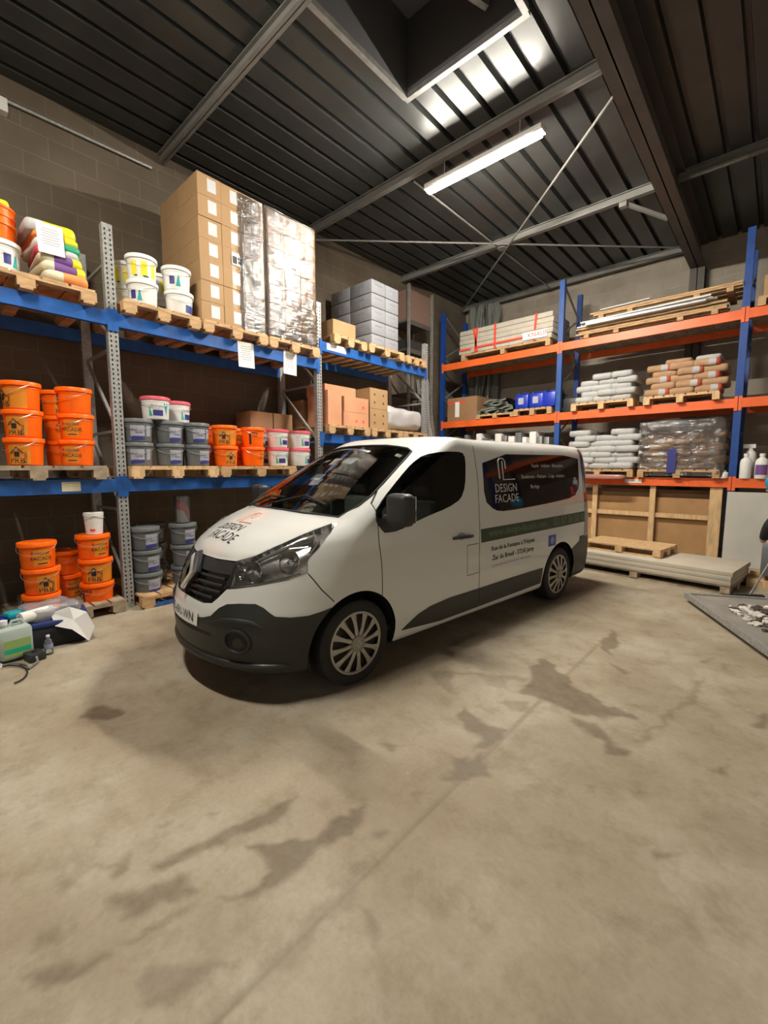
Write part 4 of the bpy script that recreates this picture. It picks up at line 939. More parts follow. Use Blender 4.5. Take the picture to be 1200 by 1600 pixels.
# third bay top
pal2(-.42, .5, B1, 'pallet with small boxes at the right photo edge, top back shelf')
tag(MB().box(-.36, .1, 9.2, 9.7, B1 + .145, B1 + .45).build('cardboard_box', M_CARD), 'cardboard box on the top back shelf at the right photo edge', 'box')

# ================================================================ the van
# body defined as one smooth closed form: x lateral (+ = near side), y rearwards from the nose, z up

def _tab(pts, sig=.03, lo=-.6, hi=5.6):
    xs=np.arange(lo,hi,.01); p=np.array(pts); ys=np.interp(xs,p[:,0],p[:,1])
    # linear extrapolation at the ends
    m0=(p[1,1]-p[0,1])/(p[1,0]-p[0,0]); m1=(p[-1,1]-p[-2,1])/(p[-1,0]-p[-2,0])
    ys=np.where(xs<p[0,0],p[0,1]+(xs-p[0,0])*m0,ys); ys=np.where(xs>p[-1,0],p[-1,1]+(xs-p[-1,0])*m1,ys)
    n=int(4*sig/.01); k=np.exp(-.5*(np.arange(-n,n+1)*.01/sig)**2); k/=k.sum()
    ys=np.convolve(np.pad(ys,n,mode='edge'),k,'valid')
    return lambda v: np.interp(v,xs,ys)
T_ROOF=_tab([(-.2,.62),(.10,.86),(.20,.98),(.28,1.045),(.42,1.12),(.60,1.185),(.80,1.235),(.90,1.315),(1.70,1.84),(1.85,1.893),(2.1,1.908),(2.5,1.908),(3.2,1.915),(4.2,1.92),(4.95,1.91)],.025)
K_SWEEP=_tab([(0,.26),(.95,.24),(1.4,.13),(1.9,.06),(2.6,0),(5,0)],.08)
C_CROWN=_tab([(0,.16),(.4,.12),(.8,.02),(1.5,.0),(1.9,.0),(2.5,.04),(5,.05)],.08)
W_SIDE=_tab([(.10,.86),(.25,.925),(.40,.95),(.60,.962),(.80,.962),(1.0,.955),(1.15,.94),(1.3,.92),(1.5,.893),(1.7,.86),(1.95,.81)],.03)
NOSE=_tab([(.10,.16),(.20,.09),(.30,.045),(.42,.03),(.55,.03),(.62,.045),(.70,.08),(.80,.115),(.92,.17),(1.0,.21),(1.1,.30),(1.2,.5)],.02)
REAR=_tab([(.1,4.97),(.3,5.02),(.6,5.02),(.75,5.0),(1.2,4.99),(1.6,4.99),(1.95,4.95)],.03)
def smax(a,b,k):
    h=np.maximum(k-np.abs(a-b),0)/k
    return np.maximum(a,b)+h*h*k*.25
def body_f(s,w,z):
    aw=np.abs(w)
    taper=.16*np.clip(1.0-s,0,2)**2 + .03*np.clip((s-4.0),0,2)**2
    f1=(aw-(W_SIDE(z)-taper))*.97
    sp=s-K_SWEEP(s)*w*w
    f2=(z-(T_ROOF(sp)-C_CROWN(s)*w*w))*.86
    f3=(NOSE(z)+.37*w*w+.30*aw**6-s)*.9
    f4=s-(REAR(z)-.05*w*w-.06*aw**6)
    f5=.19-z
    f=smax(f2,f3,.08)
    f=smax(f,f1,np.interp(s,[0,.9,1.2,2.2,3],[.14,.10,.05,.07,.12]))
    f=smax(f,f4,.08)
    return smax(f,f5,.06)
def body_n(P):
    e = 2e-3; s, w, z = P[:, 1], P[:, 0], P[:, 2]
    g = np.stack([body_f(s, w + e, z) - body_f(s, w - e, z), body_f(s + e, w, z) - body_f(s - e, w, z), body_f(s, w, z + e) - body_f(s, w, z - e)], 1)
    return g / np.maximum(np.linalg.norm(g, axis=1, keepdims=True), 1e-9)
def on_body(Q, ax, lo, hi, off=0.):
    """slide points along axis ax (0 w,1 s,2 z) from outside value lo to inside value hi onto the surface"""
    Q = np.array(Q, float); a = np.full(len(Q), float(lo)); b = np.full(len(Q), float(hi))
    for _ in range(30):
        m = (a + b) / 2; Q[:, ax] = m; v = body_f(Q[:, 1], Q[:, 0], Q[:, 2]); ins = v < 0; b = np.where(ins, m, b); a = np.where(ins, a, m)
    Q[:, ax] = (a + b) / 2
    return Q + body_n(Q) * off
def hull():
    Cn = np.array([0, 2.5, 1.0]); half = np.array([1.0, 2.6, .98]); cnt = (56, 176, 60)
    V, F = [], []
    for ax in range(3):
        u, v = [k for k in range(3) if k != ax]
        for s in (-1, 1):
            gu = np.linspace(-1, 1, cnt[u] + 1); gv = np.linspace(-1, 1, cnt[v] + 1)
            U, Vv = np.meshgrid(gu, gv, indexing='ij'); P = np.zeros(U.shape + (3,)); P[..., u] = U * half[u]; P[..., v] = Vv * half[v]; P[..., ax] = s * half[ax]
            P = P.reshape(-1, 3); base = sum(len(x) for x in V); V.append(P); nu, nv = len(gu), len(gv)
            i = (np.arange(nu - 1)[:, None] * nv + np.arange(nv - 1)[None]).ravel() + base
            q = np.stack([i, i + nv, i + nv + 1, i + 1], 1)
            if (s > 0) == (ax == 1): q = q[:, ::-1]
            F.append(np.concatenate([q[:, [0, 1, 2]], q[:, [0, 2, 3]]]))
    V = np.concatenate(V); F = np.concatenate(F)
    D = V.copy(); lo = np.zeros(len(D)); hi = np.full(len(D), 1.25)
    for _ in range(32):
        m = (lo + hi) / 2; P = Cn + D * m[:, None]; ins = body_f(P[:, 1], P[:, 0], P[:, 2]) < 0; lo = np.where(ins, m, lo); hi = np.where(ins, hi, m)
    P = Cn + D * ((lo + hi) / 2)[:, None]
    return P[F]                                                     # triangles (n,3,3)
class Cutter:
    def __init__(s, T): s.T = T; s.lab = np.zeros(len(T), int); s.names = ['body_shell']
    def cond(s, side):
        c = s.T.mean(1)
        if side == 'L+': return c[:, 0] > .5
        if side == 'L-': return c[:, 0] < -.5
        if side == 'F': return (c[:, 1] < 1.05) 
        if side == 'T': return c[:, 2] > .75
        if side == 'R': return c[:, 1] > 4.6
    def cut(s, side, poly, label):
        ax = dict(L=(1, 2), F=(0, 2), T=(0, 1), R=(0, 2))[side[0]]; poly = np.array(poly, float); n = len(poly)
        for i in range(n):
            a, b = poly[i], poly[(i + 1) % n]; d = b - a; L = np.hypot(*d)
            if L < 1e-6: continue
            P = s.T[..., list(ax)]; lo = np.minimum(a, b) - .002; hi = np.maximum(a, b) + .002
            c = s.cond(side) & (P.max(1) >= lo).all(1) & (P.min(1) <= hi).all(1)
            idx = np.where(c)[0]
            if not len(idx): continue
            sd = ((P[idx] - a) @ np.array([-d[1], d[0]])) / L; sd[np.abs(sd) < 2e-5] = 0
            mix = (sd.max(1) > 0) & (sd.min(1) < 0); idx = idx[mix]; sd = sd[mix]
            if not len(idx): continue
            new, nl = [], []
            for t, q, lb in zip(s.T[idx], sd, s.lab[idx]):
                pos, neg = [], []
                for k in range(3):
                    p0, p1, d0, d1 = t[k], t[(k + 1) % 3], q[k], q[(k + 1) % 3]
                    if d0 >= 0: pos.append(p0)
                    if d0 <= 0: neg.append(p0)
                    if d0 * d1 < 0: x = p0 + (p1 - p0) * (d0 / (d0 - d1)); pos.append(x); neg.append(x)
                for pl in (pos, neg):
                    for k in range(1, len(pl) - 1): new.append([pl[0], pl[k], pl[k + 1]]); nl.append(lb)
            keep = np.ones(len(s.T), bool); keep[idx] = False
            s.T = np.concatenate([s.T[keep], np.array(new)]); s.lab = np.concatenate([s.lab[keep], np.array(nl)])
        if label not in s.names: s.names.append(label)
        c = s.T.mean(1)[:, list(ax)]; x, y = c[:, 0], c[:, 1]; ins = np.zeros(len(c), bool)
        for i in range(n):
            a, b = poly[i], poly[(i + 1) % n]
            with np.errstate(divide='ignore', invalid='ignore'): k = ((a[1] > y) != (b[1] > y)) & (x < (b[0] - a[0]) * (y - a[1]) / (b[1] - a[1]) + a[0])
            ins ^= k
        s.lab[ins & s.cond(side)] = s.names.index(label)
    def both(s, poly, label):
        s.cut('L+', poly, label); s.cut('L-', poly, label)
    def line(s, side, pts, wdt, label):
        pts = np.array(pts, float)
        for a, b in zip(pts[:-1], pts[1:]):
            d = (b - a) / np.hypot(*(b - a)); n = np.array([-d[1], d[0]]) * wdt / 2; e = d * wdt * .3
            s.cut(side, [a - n - e, b - n + e, b + n + e, a + n - e], label)
    def part(s, label, mats, parent, off=0., skirt=True, invert=False, name=None, keep=None):
        T = s.T[s.lab == s.names.index(label)]
        if keep is not None: T = T[keep(T.mean(1))]
        P = T.reshape(-1, 3); key = np.round(P * 20000).astype(np.int64); u, ix, inv = np.unique(key, axis=0, return_index=True, return_inverse=True); inv = inv.ravel()
        P = P[ix]; F = inv.reshape(-1, 3); F = F[(F[:, 0] != F[:, 1]) & (F[:, 1] != F[:, 2]) & (F[:, 0] != F[:, 2])]
        Nn = body_n(P); Q = P + Nn * off; verts = Q; nor = Nn; faces = F
        if off and skirt:
            ed = np.concatenate([F[:, [0, 1]], F[:, [1, 2]], F[:, [2, 0]]]); st = set(map(tuple, ed.tolist())); bd = [e for e in st if (e[1], e[0]) not in st]
            o = len(Q); verts = np.concatenate([Q, P]); nor = np.concatenate([Nn, Nn])
            if bd: b = np.array(bd); faces = np.concatenate([F, np.stack([b[:, 1], b[:, 0], b[:, 0] + o], 1), np.stack([b[:, 1], b[:, 0] + o, b[:, 1] + o], 1)])
        me = bpy.data.meshes.new(label); me.from_pydata(verts.tolist(), [], faces.tolist()); me.update()
        me.polygons.foreach_set('use_smooth', [True] * len(me.polygons))
        me.normals_split_custom_set_from_vertices(nor.tolist())
        for m in (mats if isinstance(mats, list) else [mats]): me.materials.append(m)
        return put(name or label, me, parent)

M_PAINT = mat('white_van_paint', (.66, .68, .66), .38, coat=.8)
MATS['white_van_paint'].node_tree.nodes['Principled BSDF'].inputs['Coat Roughness'].default_value = .08
M_CLAD = mat('dark_grey_plastic', (.018, .021, .018), .42, bump=.04, bscale=300)
M_GAP = mat('panel_gap', (.03, .028, .025), .8)
M_GLASSF = glassy('windscreen_glass', (.62, .68, .64), .0, .015, ior=1.8)
M_GLASSS = glassy('side_glass', (.22, .25, .25), .0, .015)
M_GLASSR = mat('tinted_rear_glass', (.012, .008, .008), .04, spec=.6)
M_LENS = glassy('headlamp_lens', (.93, .95, .96), .02, .02)
M_REFL = mat('lamp_reflector', (.62, .60, .57), .16, .9, bump=.25, bscale=14)
M_LDARK = mat('lamp_dark_bezel', (.035, .035, .037), .25)
M_REFL2 = mat('lamp_housing_grey', (.58, .56, .53), .25, .75, bump=.4, bscale=9)
M_TAIL = mat('tail_lamp', (.05, .014, .010), .18, coat=1)
M_STRIPE = mat('green_black_stripe', (.035, .055, .03), .45)
M_STXT = mat('stripe_lettering', (.10, .16, .085), .5)
M_SILV = mat('hubcap_silver', (.42, .40, .35), .38, .35)
M_INT = mat('interior_dark', (.03, .032, .034), .8)
M_INT2 = mat('interior_grey', (.10, .11, .10), .8)

def smooth_poly(P, it=2):
    for _ in range(it):
        Q = []
        for i in range(len(P)): a = np.array(P[i]); b = np.array(P[(i + 1) % len(P)]); Q += [a * .8 + b * .2, a * .2 + b * .8]
        P = Q
    return P
def mirw(P): return list(P) + [(-x, y) for x, y in P[::-1]]
ck = Cutter(hull())
# front: white bumper stays body colour; black lower bumper
ck.cut('F', mirw([(0, .548), (.233, .55), (.32, .565), (.396, .59), (.451, .65), (.504, .682), (.595, .697), (.69, .703), (.739, .68), (.804, .625), (.85, .617), (.85, .0), (0, .0)]), 'bumper')
ck.both([(.25, .64), (.36, .62), (.45, .614), (.56, .614), (.66, .632), (.80, .66), (.80, .0), (.25, .0)], 'bumper')
ck.both([(4.30, .0), (4.30, .55), (4.40, .61), (4.60, .67), (4.735, .715), (5.3, .74), (5.3, 0)], 'rear_bumper'); ck.cut('R', [(-1.1, 0), (1.1, 0), (1.1, .735), (-1.1, .735)], 'rear_bumper')
ck.both([(1.42, .30), (1.50, .345), (1.60, .395), (1.75, .433), (2.0, .455), (2.46, .458), (3.02, .466), (3.66, .468), (3.66, .285), (2.5, .268), (1.9, .262)], 'side_cladding')
ck.cut('T', mirw([(0, .215), (.228, .235), (.418, .285), (.549, .375), (.642, .525), (.705, .70), (.765, .885), (.74, .935), (.576, .893), (.394, .850), (.2, .829), (0, .822)])[:] , 'hood')
# grille and lamps
HLP = [(.425, .955), (.549, 1.001), (.642, 1.078), (.705, 1.149), (.760, 1.205), (.80, 1.205), (.845, 1.15), (.862, 1.10), (.866, 1.053), (.856, .985), (.872, .90), (.81, .858), (.661, .815), (.535, .788), (.46, .775)]
ck.cut('F', mirw([(0, .952), (.228, .950), (.425, .955), (.46, .775), (.455, .765), (.404, .706), (.365, .668), (.279, .655), (0, .665)]), 'grille')
ck.cut('F', HLP, 'headlamp'); ck.cut('F', [(-x, y) for x, y in HLP], 'headlamp')
# glass
WS = [(.735, .945), (.80, 1.085), (.80, 1.22), (.775, 1.36), (.735, 1.53), (.69, 1.72), (.665, 1.80), (.60, 1.815), (.498, 1.80), (.35, 1.785), (.176, 1.765), (0, 1.76)]
WS = WS + [(-x, y) for x, y in WS[::-1]][1:] + [(-.576, .905), (-.394, .862), (-.2, .840), (0, .832), (.2, .840), (.394, .862), (.576, .905)]
ck.cut('T', WS, 'windscreen')
ck.both(smooth_poly([(2.02, 1.757), (2.28, 1.757), (2.318, 1.70), (2.268, 1.441), (2.186, 1.327), (2.0, 1.262), (1.683, 1.20), (1.37, 1.118), (1.225, 1.116), (1.15, 1.205), (1.160, 1.285), (1.276, 1.380), (1.491, 1.525), (1.68, 1.645), (1.84, 1.727)], 1), 'door_window')
ck.both(smooth_poly([(2.575, 1.746), (4.70, 1.765), (4.665, 1.55), (4.635, 1.368), (4.458, 1.239), (3.68, 1.196), (2.892, 1.17), (2.703, 1.192), (2.546, 1.297)], 1), 'rear_window')
ck.both([(4.745, .72), (4.76, 1.2), (4.76, 1.84), (5.3, 1.88), (5.3, .74)], 'tail_lamp')
ck.both([(2.452, 1.029), (4.746, 1.047), (4.746, .912), (2.457, .899)], 'side_stripe')
# gaps
for sd in ('L+', 'L-'):
    ck.line(sd, [(1.276, 1.43), (1.17, 1.34), (1.165, 1.05), (1.185, .88), (1.19, .64)], .008, 'front_door_seam')
    ck.line(sd, [(2.455, 1.82), (2.47, 1.5), (2.445, 1.2), (2.425, .77), (2.45, .30)], .008, 'door_seam')
    ck.line(sd, [(.589, .892), (.66, .78), (.745, .684)], .008, 'bumper_seam')
    ck.line(sd, [(2.415, .90), (2.238, .90), (2.245, .615), (2.420, .62)], .006, 'fuel_flap_seam')
    ck.line(sd, [(3.53, 1.80), (3.535, 1.765)], .006, 'roof_seam')
# arches
for cy, r in ((.955, .392), (4.085, .395)):
    ck.both([(cy + r * cos(a), .325 + r * 1.0 * sin(a)) for a in np.linspace(-.25, pi + .25, 34)] + [(cy - r, .0), (cy + r, 0)], 'arch')
# under side
van = thing('van', 'white panel van with black lettering parked in the middle of the hall', 'van', (-3.266, 1.330, 0), -radians(5.973))
ck.part('body_shell', M_PAINT, van)
ck.part('hood', M_PAINT, van, .0015)
fb = ck.part('bumper', M_CLAD, van, .006, name='front_bumper')
ck.part('rear_bumper', M_CLAD, van, .006)
ck.part('side_cladding', M_CLAD, van, .008, name='near_side_cladding', keep=lambda c: c[:, 0] > 0); ck.part('side_cladding', M_CLAD, van, .008, name='far_side_cladding', keep=lambda c: c[:, 0] < 0)
gr = ck.part('grille', M_LDARK, van, -.035)
for s in (1, -1):
    k = (lambda c: c[:, 0] > 0) if s > 0 else (lambda c: c[:, 0] < 0)
    hl = ck.part('headlamp', M_LENS, van, .002, False, keep=k, name='headlamp')
    ck.part('headlamp', [M_REFL2], hl, -.05, True, keep=k, name='lamp_housing')
    # reflector bowls
    for (w, z, r, lb) in ((.60, .90, .075, 'main_reflector'), (.775, .975, .085, 'side_reflector'), (.50, .885, .05, 'inner_reflector')):
        c = on_body([[w * s, 0, z]], 1, -.5, 1.5)[0]; nrm = body_n(np.array([c]))[0]; q = Vector(nrm * .5 + np.array([0, -.5, 0])).normalized().to_track_quat('Z', 'Y').to_matrix()
        MB().lathe([(.012, -.045), (r * .5, -.038), (r * .85, -.02), (r, .0), (r * 1.03, -.004)], 24, M=q, o=tuple(c - nrm * .012), cap=False).build(lb, M_REFL, hl)
        MB().lathe([(.001, .004), (.014, .0), (.016, -.04)], 14, M=q, o=tuple(c - nrm * .012)).build('bulb', M_CHROME, hl)
    # upper brow strip and lower trim, bright
    pts = on_body([[s * w, 0, z] for w, z in ((.56, .965), (.66, 1.04), (.735, 1.11), (.79, 1.13), (.835, 1.09), (.845, 1.03))], 1, -.5, 1.6, -.018)
    mb = MB(); P = [Vector(p) for p in pts]; mb.tube(P, [.006, .02, .028, .03, .026, .01], 10); mb.build('brow_reflector', M_REFL, hl)
    pts = on_body([[s * w, 0, z] for w, z in ((.48, .792), (.62, .82), (.75, .852), (.85, .895))], 1, -.5, 1.6, -.008); MB().tube([Vector(p) for p in pts], .007, 8).build('lower_trim', M_REFL, hl)
ck.part('windscreen', M_GLASSF, van, -.004)
ws_f = on_body([[x, y, 0] for x, y in WS], 2, 2.4, .8, .001); MB().tube([Vector(p) for p in ws_f], .009, 6, closed=True).build('windscreen_seal', M_BLK, van)
for s in (1, -1):
    k = (lambda c: c[:, 0] > 0) if s > 0 else (lambda c: c[:, 0] < 0)
    ck.part('door_window', M_GLASSS, van, -.005, keep=k); ck.part('rear_window', M_GLASSR, van, -.005, keep=k)
    ck.part('tail_lamp', M_TAIL, van, .004, keep=k); ck.part('side_stripe', M_STRIPE, van, .0012, False, keep=k)
for nm_ in ('front_door_seam', 'door_seam', 'bumper_seam', 'fuel_flap_seam', 'roof_seam'):
    for s in (1, -1): ck.part(nm_, M_GAP, van, -.004, keep=(lambda c: c[:, 0] > 0) if s > 0 else (lambda c: c[:, 0] < 0))
# black mirror triangle and window frame
for s in (1, -1):
    q = on_body([[0, y, z] for y, z in ((1.15, 1.21), (1.165, 1.29), (1.33, 1.415), (1.42, 1.13), (1.225, 1.118))], 0, s * 1.3, 0, .002); mb = MB(); mb.add(q, [(0, 1, 2, 3, 4) if s < 0 else (4, 3, 2, 1, 0)]); mb.build('mirror_base_panel', M_BLKP, van)
    t = MB(); t.rbox(s * .93 if s > 0 else -1.06, 1.06 if s > 0 else -.93, 1.20, 1.27, 1.21, 1.26, .02)
    mir = t.build('door_mirror', M_BLKP, van)
    h_ = MB(); x0, x1 = (1.0, 1.215) if s > 0 else (-1.215, -1.0); h_.rbox(x0, x1, 1.17, 1.30, 1.185, 1.425, .045, seg=4); h_.build('mirror_housing', M_BLKP, mir)
    MB().rbox(x0 + .012, x1 - .012, 1.297, 1.304, 1.21, 1.405, .002).build('mirror_glass', M_CHROME, mir)
    # handles
    P = on_body([[0, 2.03, .985], [0, 2.12, .99], [0, 2.24, .985], [0, 2.325, .978]], 0, s * 1.3, 0, .022); P[0] -= [s * .02, 0, 0]; P[-1] -= [s * .02, 0, 0]
    MB().tube([Vector(p) for p in P], [.012, .017, .017, .012], 10).build('door_handle', M_BLKP, van)
    P = on_body([[0, 2.16 + .06 * cos(a), .995 + .035 * sin(a)] for a in np.linspace(0, 2 * pi, 14)[:-1]], 0, s * 1.3, 0, .001); MB().add(P, [tuple(range(13))]).build('handle_cup', M_LGREY, van)
# grille slats + badge + surround
for z in (.70, .745, .79, .835):
    wmax = .40 if z > .72 else .34
    P = on_body([[w, 0, z] for w in np.linspace(-wmax, wmax, 17)], 1, -.5, 1.2, -.016); MB().tube([Vector(p) for p in P], .011, 8).build('grille_slat', M_BLKP, gr)
P = on_body([[w, 0, .905] for w in np.linspace(-.43, .43, 21)], 1, -.5, 1.2, -.008); mb = MB()
for z0, z1 in ((.865, .947),):
    A = on_body([[w, 0, z0] for w in np.linspace(-.435, .435, 25)], 1, -.5, 1.2, -.006); B = on_body([[w, 0, z1] for w in np.linspace(-.425, .425, 25)], 1, -.5, 1.2, -.004)
    mb.add(list(A) + list(B), [(i, i + 1, 26 + i, 25 + i) for i in range(24)], 0, True)
mb.build('grille_top_band', M_BLKP, gr)
# badge: open lozenge on a dark carrier
def nose_pt(w, z, off): return Vector(on_body([[w, 0, z]], 1, -.5, 1.5, off)[0])
bd = MB()
ring = [(0, .975), (.078, .845), (0, .715), (-.078, .845)]; inner = [(0, .905), (.034, .845), (0, .785), (-.034, .845)]
def bpt(w, z, o): return Vector((w, .045 + (z - .70) * .42 + w * w * .3 - o, z))
vs = [bpt(w, z, .022) for w, z in ring] + [bpt(w, z, .022) for w, z in inner] + [bpt(w * 1.12, .845 + (z - .845) * 1.08, -.01) for w, z in ring]
mid = [bpt(w * .72 + wi * .28, z * .72 + zi * .28, .038) for (w, z), (wi, zi) in zip(ring, inner)]
vs += mid
fs = []
for i in range(4): j = (i + 1) % 4; fs += [(8 + i, 8 + j, j, i), (i, j, 12 + j, 12 + i), (12 + i, 12 + j, 4 + j, 4 + i)]
bd.add(vs, fs); badge = bd.build('badge', mat('badge_chrome', (.85, .83, .8), .22, 1.), van)
bc = MB(); vs = [bpt(w * 1.25, .845 + (z - .845) * 1.08, -.002) for w, z in ring] + [bpt(w * 1.25, .845 + (z - .845) * 1.08, -.035) for w, z in ring]; bc.add(vs, [(0, 1, 2, 3)] + [(i, 4 + i, 4 + (i + 1) % 4, (i + 1) % 4) for i in range(4)]); bc.build('badge_carrier', M_BLKP, badge)
# lower intake, fog recess, lip, plate
mb = MB(); A = on_body([[w, 0, .47] for w in np.linspace(-.40, .40, 21)], 1, -.5, 1.2, .008); B = on_body([[w, 0, .30] for w in np.linspace(-.46, .46, 21)], 1, -.5, 1.2, .008)
mb.add(list(A) + list(B), [(i + 1, i, 21 + i, 22 + i) for i in range(20)], 0, True); mb.build('lower_intake', M_BLK, fb)
for s in (1, -1):
    P = on_body([[s * (.61 + .082 * cos(a)), 0, .445 + .078 * sin(a)] for a in np.linspace(0, 2 * pi, 25)[:-1]], 1, -.5, 1.2, .012)
    Q = on_body([[s * (.61 + .07 * cos(a)), 0, .445 + .066 * sin(a)] for a in np.linspace(0, 2 * pi, 25)[:-1]], 1, -.5, 1.2, .008)
    MB().tube([Vector(p) for p in P], .012, 8, closed=True).build('fog_lamp_rim', M_CLAD, fb)
    MB().add(Q, [tuple(range(24))]).build('fog_recess', M_BLK, fb)
    P = on_body([[s * w, 0, z] for w, z in ((.40, .545), (.50, .575), (.60, .585), (.70, .58), (.76, .55))], 1, -.5, 1.3, .006); MB().tube([Vector(p) for p in P], [.006, .018, .022, .018, .006], 8).build('bumper_crease', M_CLAD, fb)
P = on_body([[w, 0, .275] for w in np.linspace(-.84, .84, 31)], 1, -.5, 1.4, .008); mb = MB(); mb.tube([Vector(p) for p in P], [.012] + [.028] * 29 + [.012], 10); mb.build('bumper_lip', M_CLAD, fb)
# plate
def bent(P2, off, s0=None): return on_body([[w, 0, z] for w, z in P2], 1, -.5, 1.2, off)
nW = 12; A = bent([(w, .492) for w in np.linspace(-.26, .26, nW + 1)], .014); B = bent([(w, .602) for w in np.linspace(-.26, .26, nW + 1)], .014); mb = MB()
A[:, 1] = np.minimum(A[:, 1], B[:, 1]); 
mb.add(list(A) + list(B), [(i, i + 1, nW + 2 + i, nW + 1 + i) for i in range(nW)], 0, True)
for w0, w1 in ((-.26, -.222),):
    a = [Vector(p) + Vector((0, -.0015, 0)) for p in bent([(w0, .493), (w1, .493), (w1, .601), (w0, .601)], .014)]; mb.add(a, [(0, 1, 2, 3)], 1)
vs, fs = text_geo('FJ-491-WN', .092, 'CENTER', 2); Q = bent([(x, .515 + y) for x, y in vs], .0165); mb.add(Q, fs, 2)
mb.build('licence_plate', [M_PAPER, mat('plate_blue', (.01, .06, .5), .4), M_INK], van)
# lettering on the sides and hood
def side_text(txt, size, y, z, m, align='LEFT', name='lettering', off=.002, xs=1., sides=(1,), bold=0.):
    for s in sides:
        vs, fs = text_geo(txt, size, align, 2, bold)
        Q = on_body([[0, y + s * x * xs, z + yy] for x, yy in vs], 0, s * 1.3, 0, off); MB().add(Q, fs).build(name, m, van)
M_WTXT = mat('white_lettering', (.62, .60, .56), .5); M_DTXT = mat('dark_lettering', (.06, .05, .045), .6); M_FTXT = mat('faint_lettering', (.40, .37, .32), .6)
side_text('DESIGN', .118, 2.945, 1.368, M_WTXT, 'CENTER', off=.0, xs=1.0); side_text('FACADE', .118, 2.945, 1.262, M_WTXT, 'CENTER', off=.0, xs=1.0)
def side_line(pts, r, m, name, s=1):
    P = on_body([[0, y, z] for y, z in pts], 0, s * 1.3, 0, .0); MB().tube([Vector(p) for p in P], r, 6).build(name, m, van)
side_line([(2.84, 1.50), (2.84, 1.68), (2.87, 1.705), (2.93, 1.705), (2.96, 1.68), (2.96, 1.60)], .005, M_WTXT, 'tower_emblem_outline')
side_line([(2.91, 1.68), (2.905, 1.49), (3.12, 1.492)], .005, M_WTXT, 'tower_emblem_line')
side_text('Façade · Isolation · Rénovation', .06, 3.48, 1.615, M_WTXT, off=.0); side_text('Ravalement - Peinture - Crépi - Isolation', .06, 3.25, 1.495, M_WTXT, off=.0); side_text('Bardage', .06, 3.42, 1.385, M_WTXT, off=.0)
side_text('www.design-facade.com', .105, 2.58, .945, M_STXT, xs=1.12, bold=.02); side_text('03 87 36 58 10', .135, 3.88, .935, M_STXT, xs=1.05, bold=.03)
side_text("Rue de la Fontaine à l'Hôpital", .062, 2.62, .80, M_DTXT, xs=1.12, bold=.022); side_text('Zac du Breuil - 57245 Jarny', .068, 2.64, .705, M_DTXT, xs=1.05, bold=.022); side_text('contact@design-facade.com - devis gratuit', .045, 2.64, .635, M_FTXT, xs=.95)
Q = on_body([[0, y, z] for y, z in ((3.76, .70), (3.94, .70), (3.94, .83), (3.76, .83))], 0, 1.3, 0, .002); MB().add(Q, [(0, 1, 2, 3)]).build('blue_emblem', mat('blue_sticker', (.03, .09, .42), .4), van)
Q = on_body([[0, 3.85 + .04 * cos(a), .765 + .04 * sin(a)] for a in np.linspace(0, 2 * pi, 17)[:-1]], 0, 1.3, 0, .003); MB().add(Q, [tuple(range(16))]).build('emblem_disc', M_LGREY, van)
side_text('e', .07, 3.85, .742, mat('blue_sticker2', (.03, .09, .42), .4), 'CENTER', off=.004)
def hood_text(txt, size, x, y, m, xs=1.):
    vs, fs = text_geo(txt, size, 'CENTER'); Q = on_body([[x + a * xs, y + b, 0] for a, b in vs], 2, 2.2, .7, .004); MB().add(Q, fs).build('hood_lettering', m, van)
hood_text('DESIGN', .125, -.08, .425, M_INK, .95); hood_text('FACADE', .125, -.0, .315, M_INK, .95)
M_RTXT = mat('pale_red_print', (.62, .38, .28), .5)
for pts in ([(-.16, .55), (-.16, .70), (-.12, .735), (-.06, .735), (-.03, .70), (-.03, .62)], [(-.10, .70), (-.10, .545), (.10, .55)]):
    P = on_body([[a, b, 0] for a, b in pts], 2, 2.2, .7, .002); MB().tube([Vector(p) for p in P], .008, 6).build('hood_emblem', M_RTXT, van)
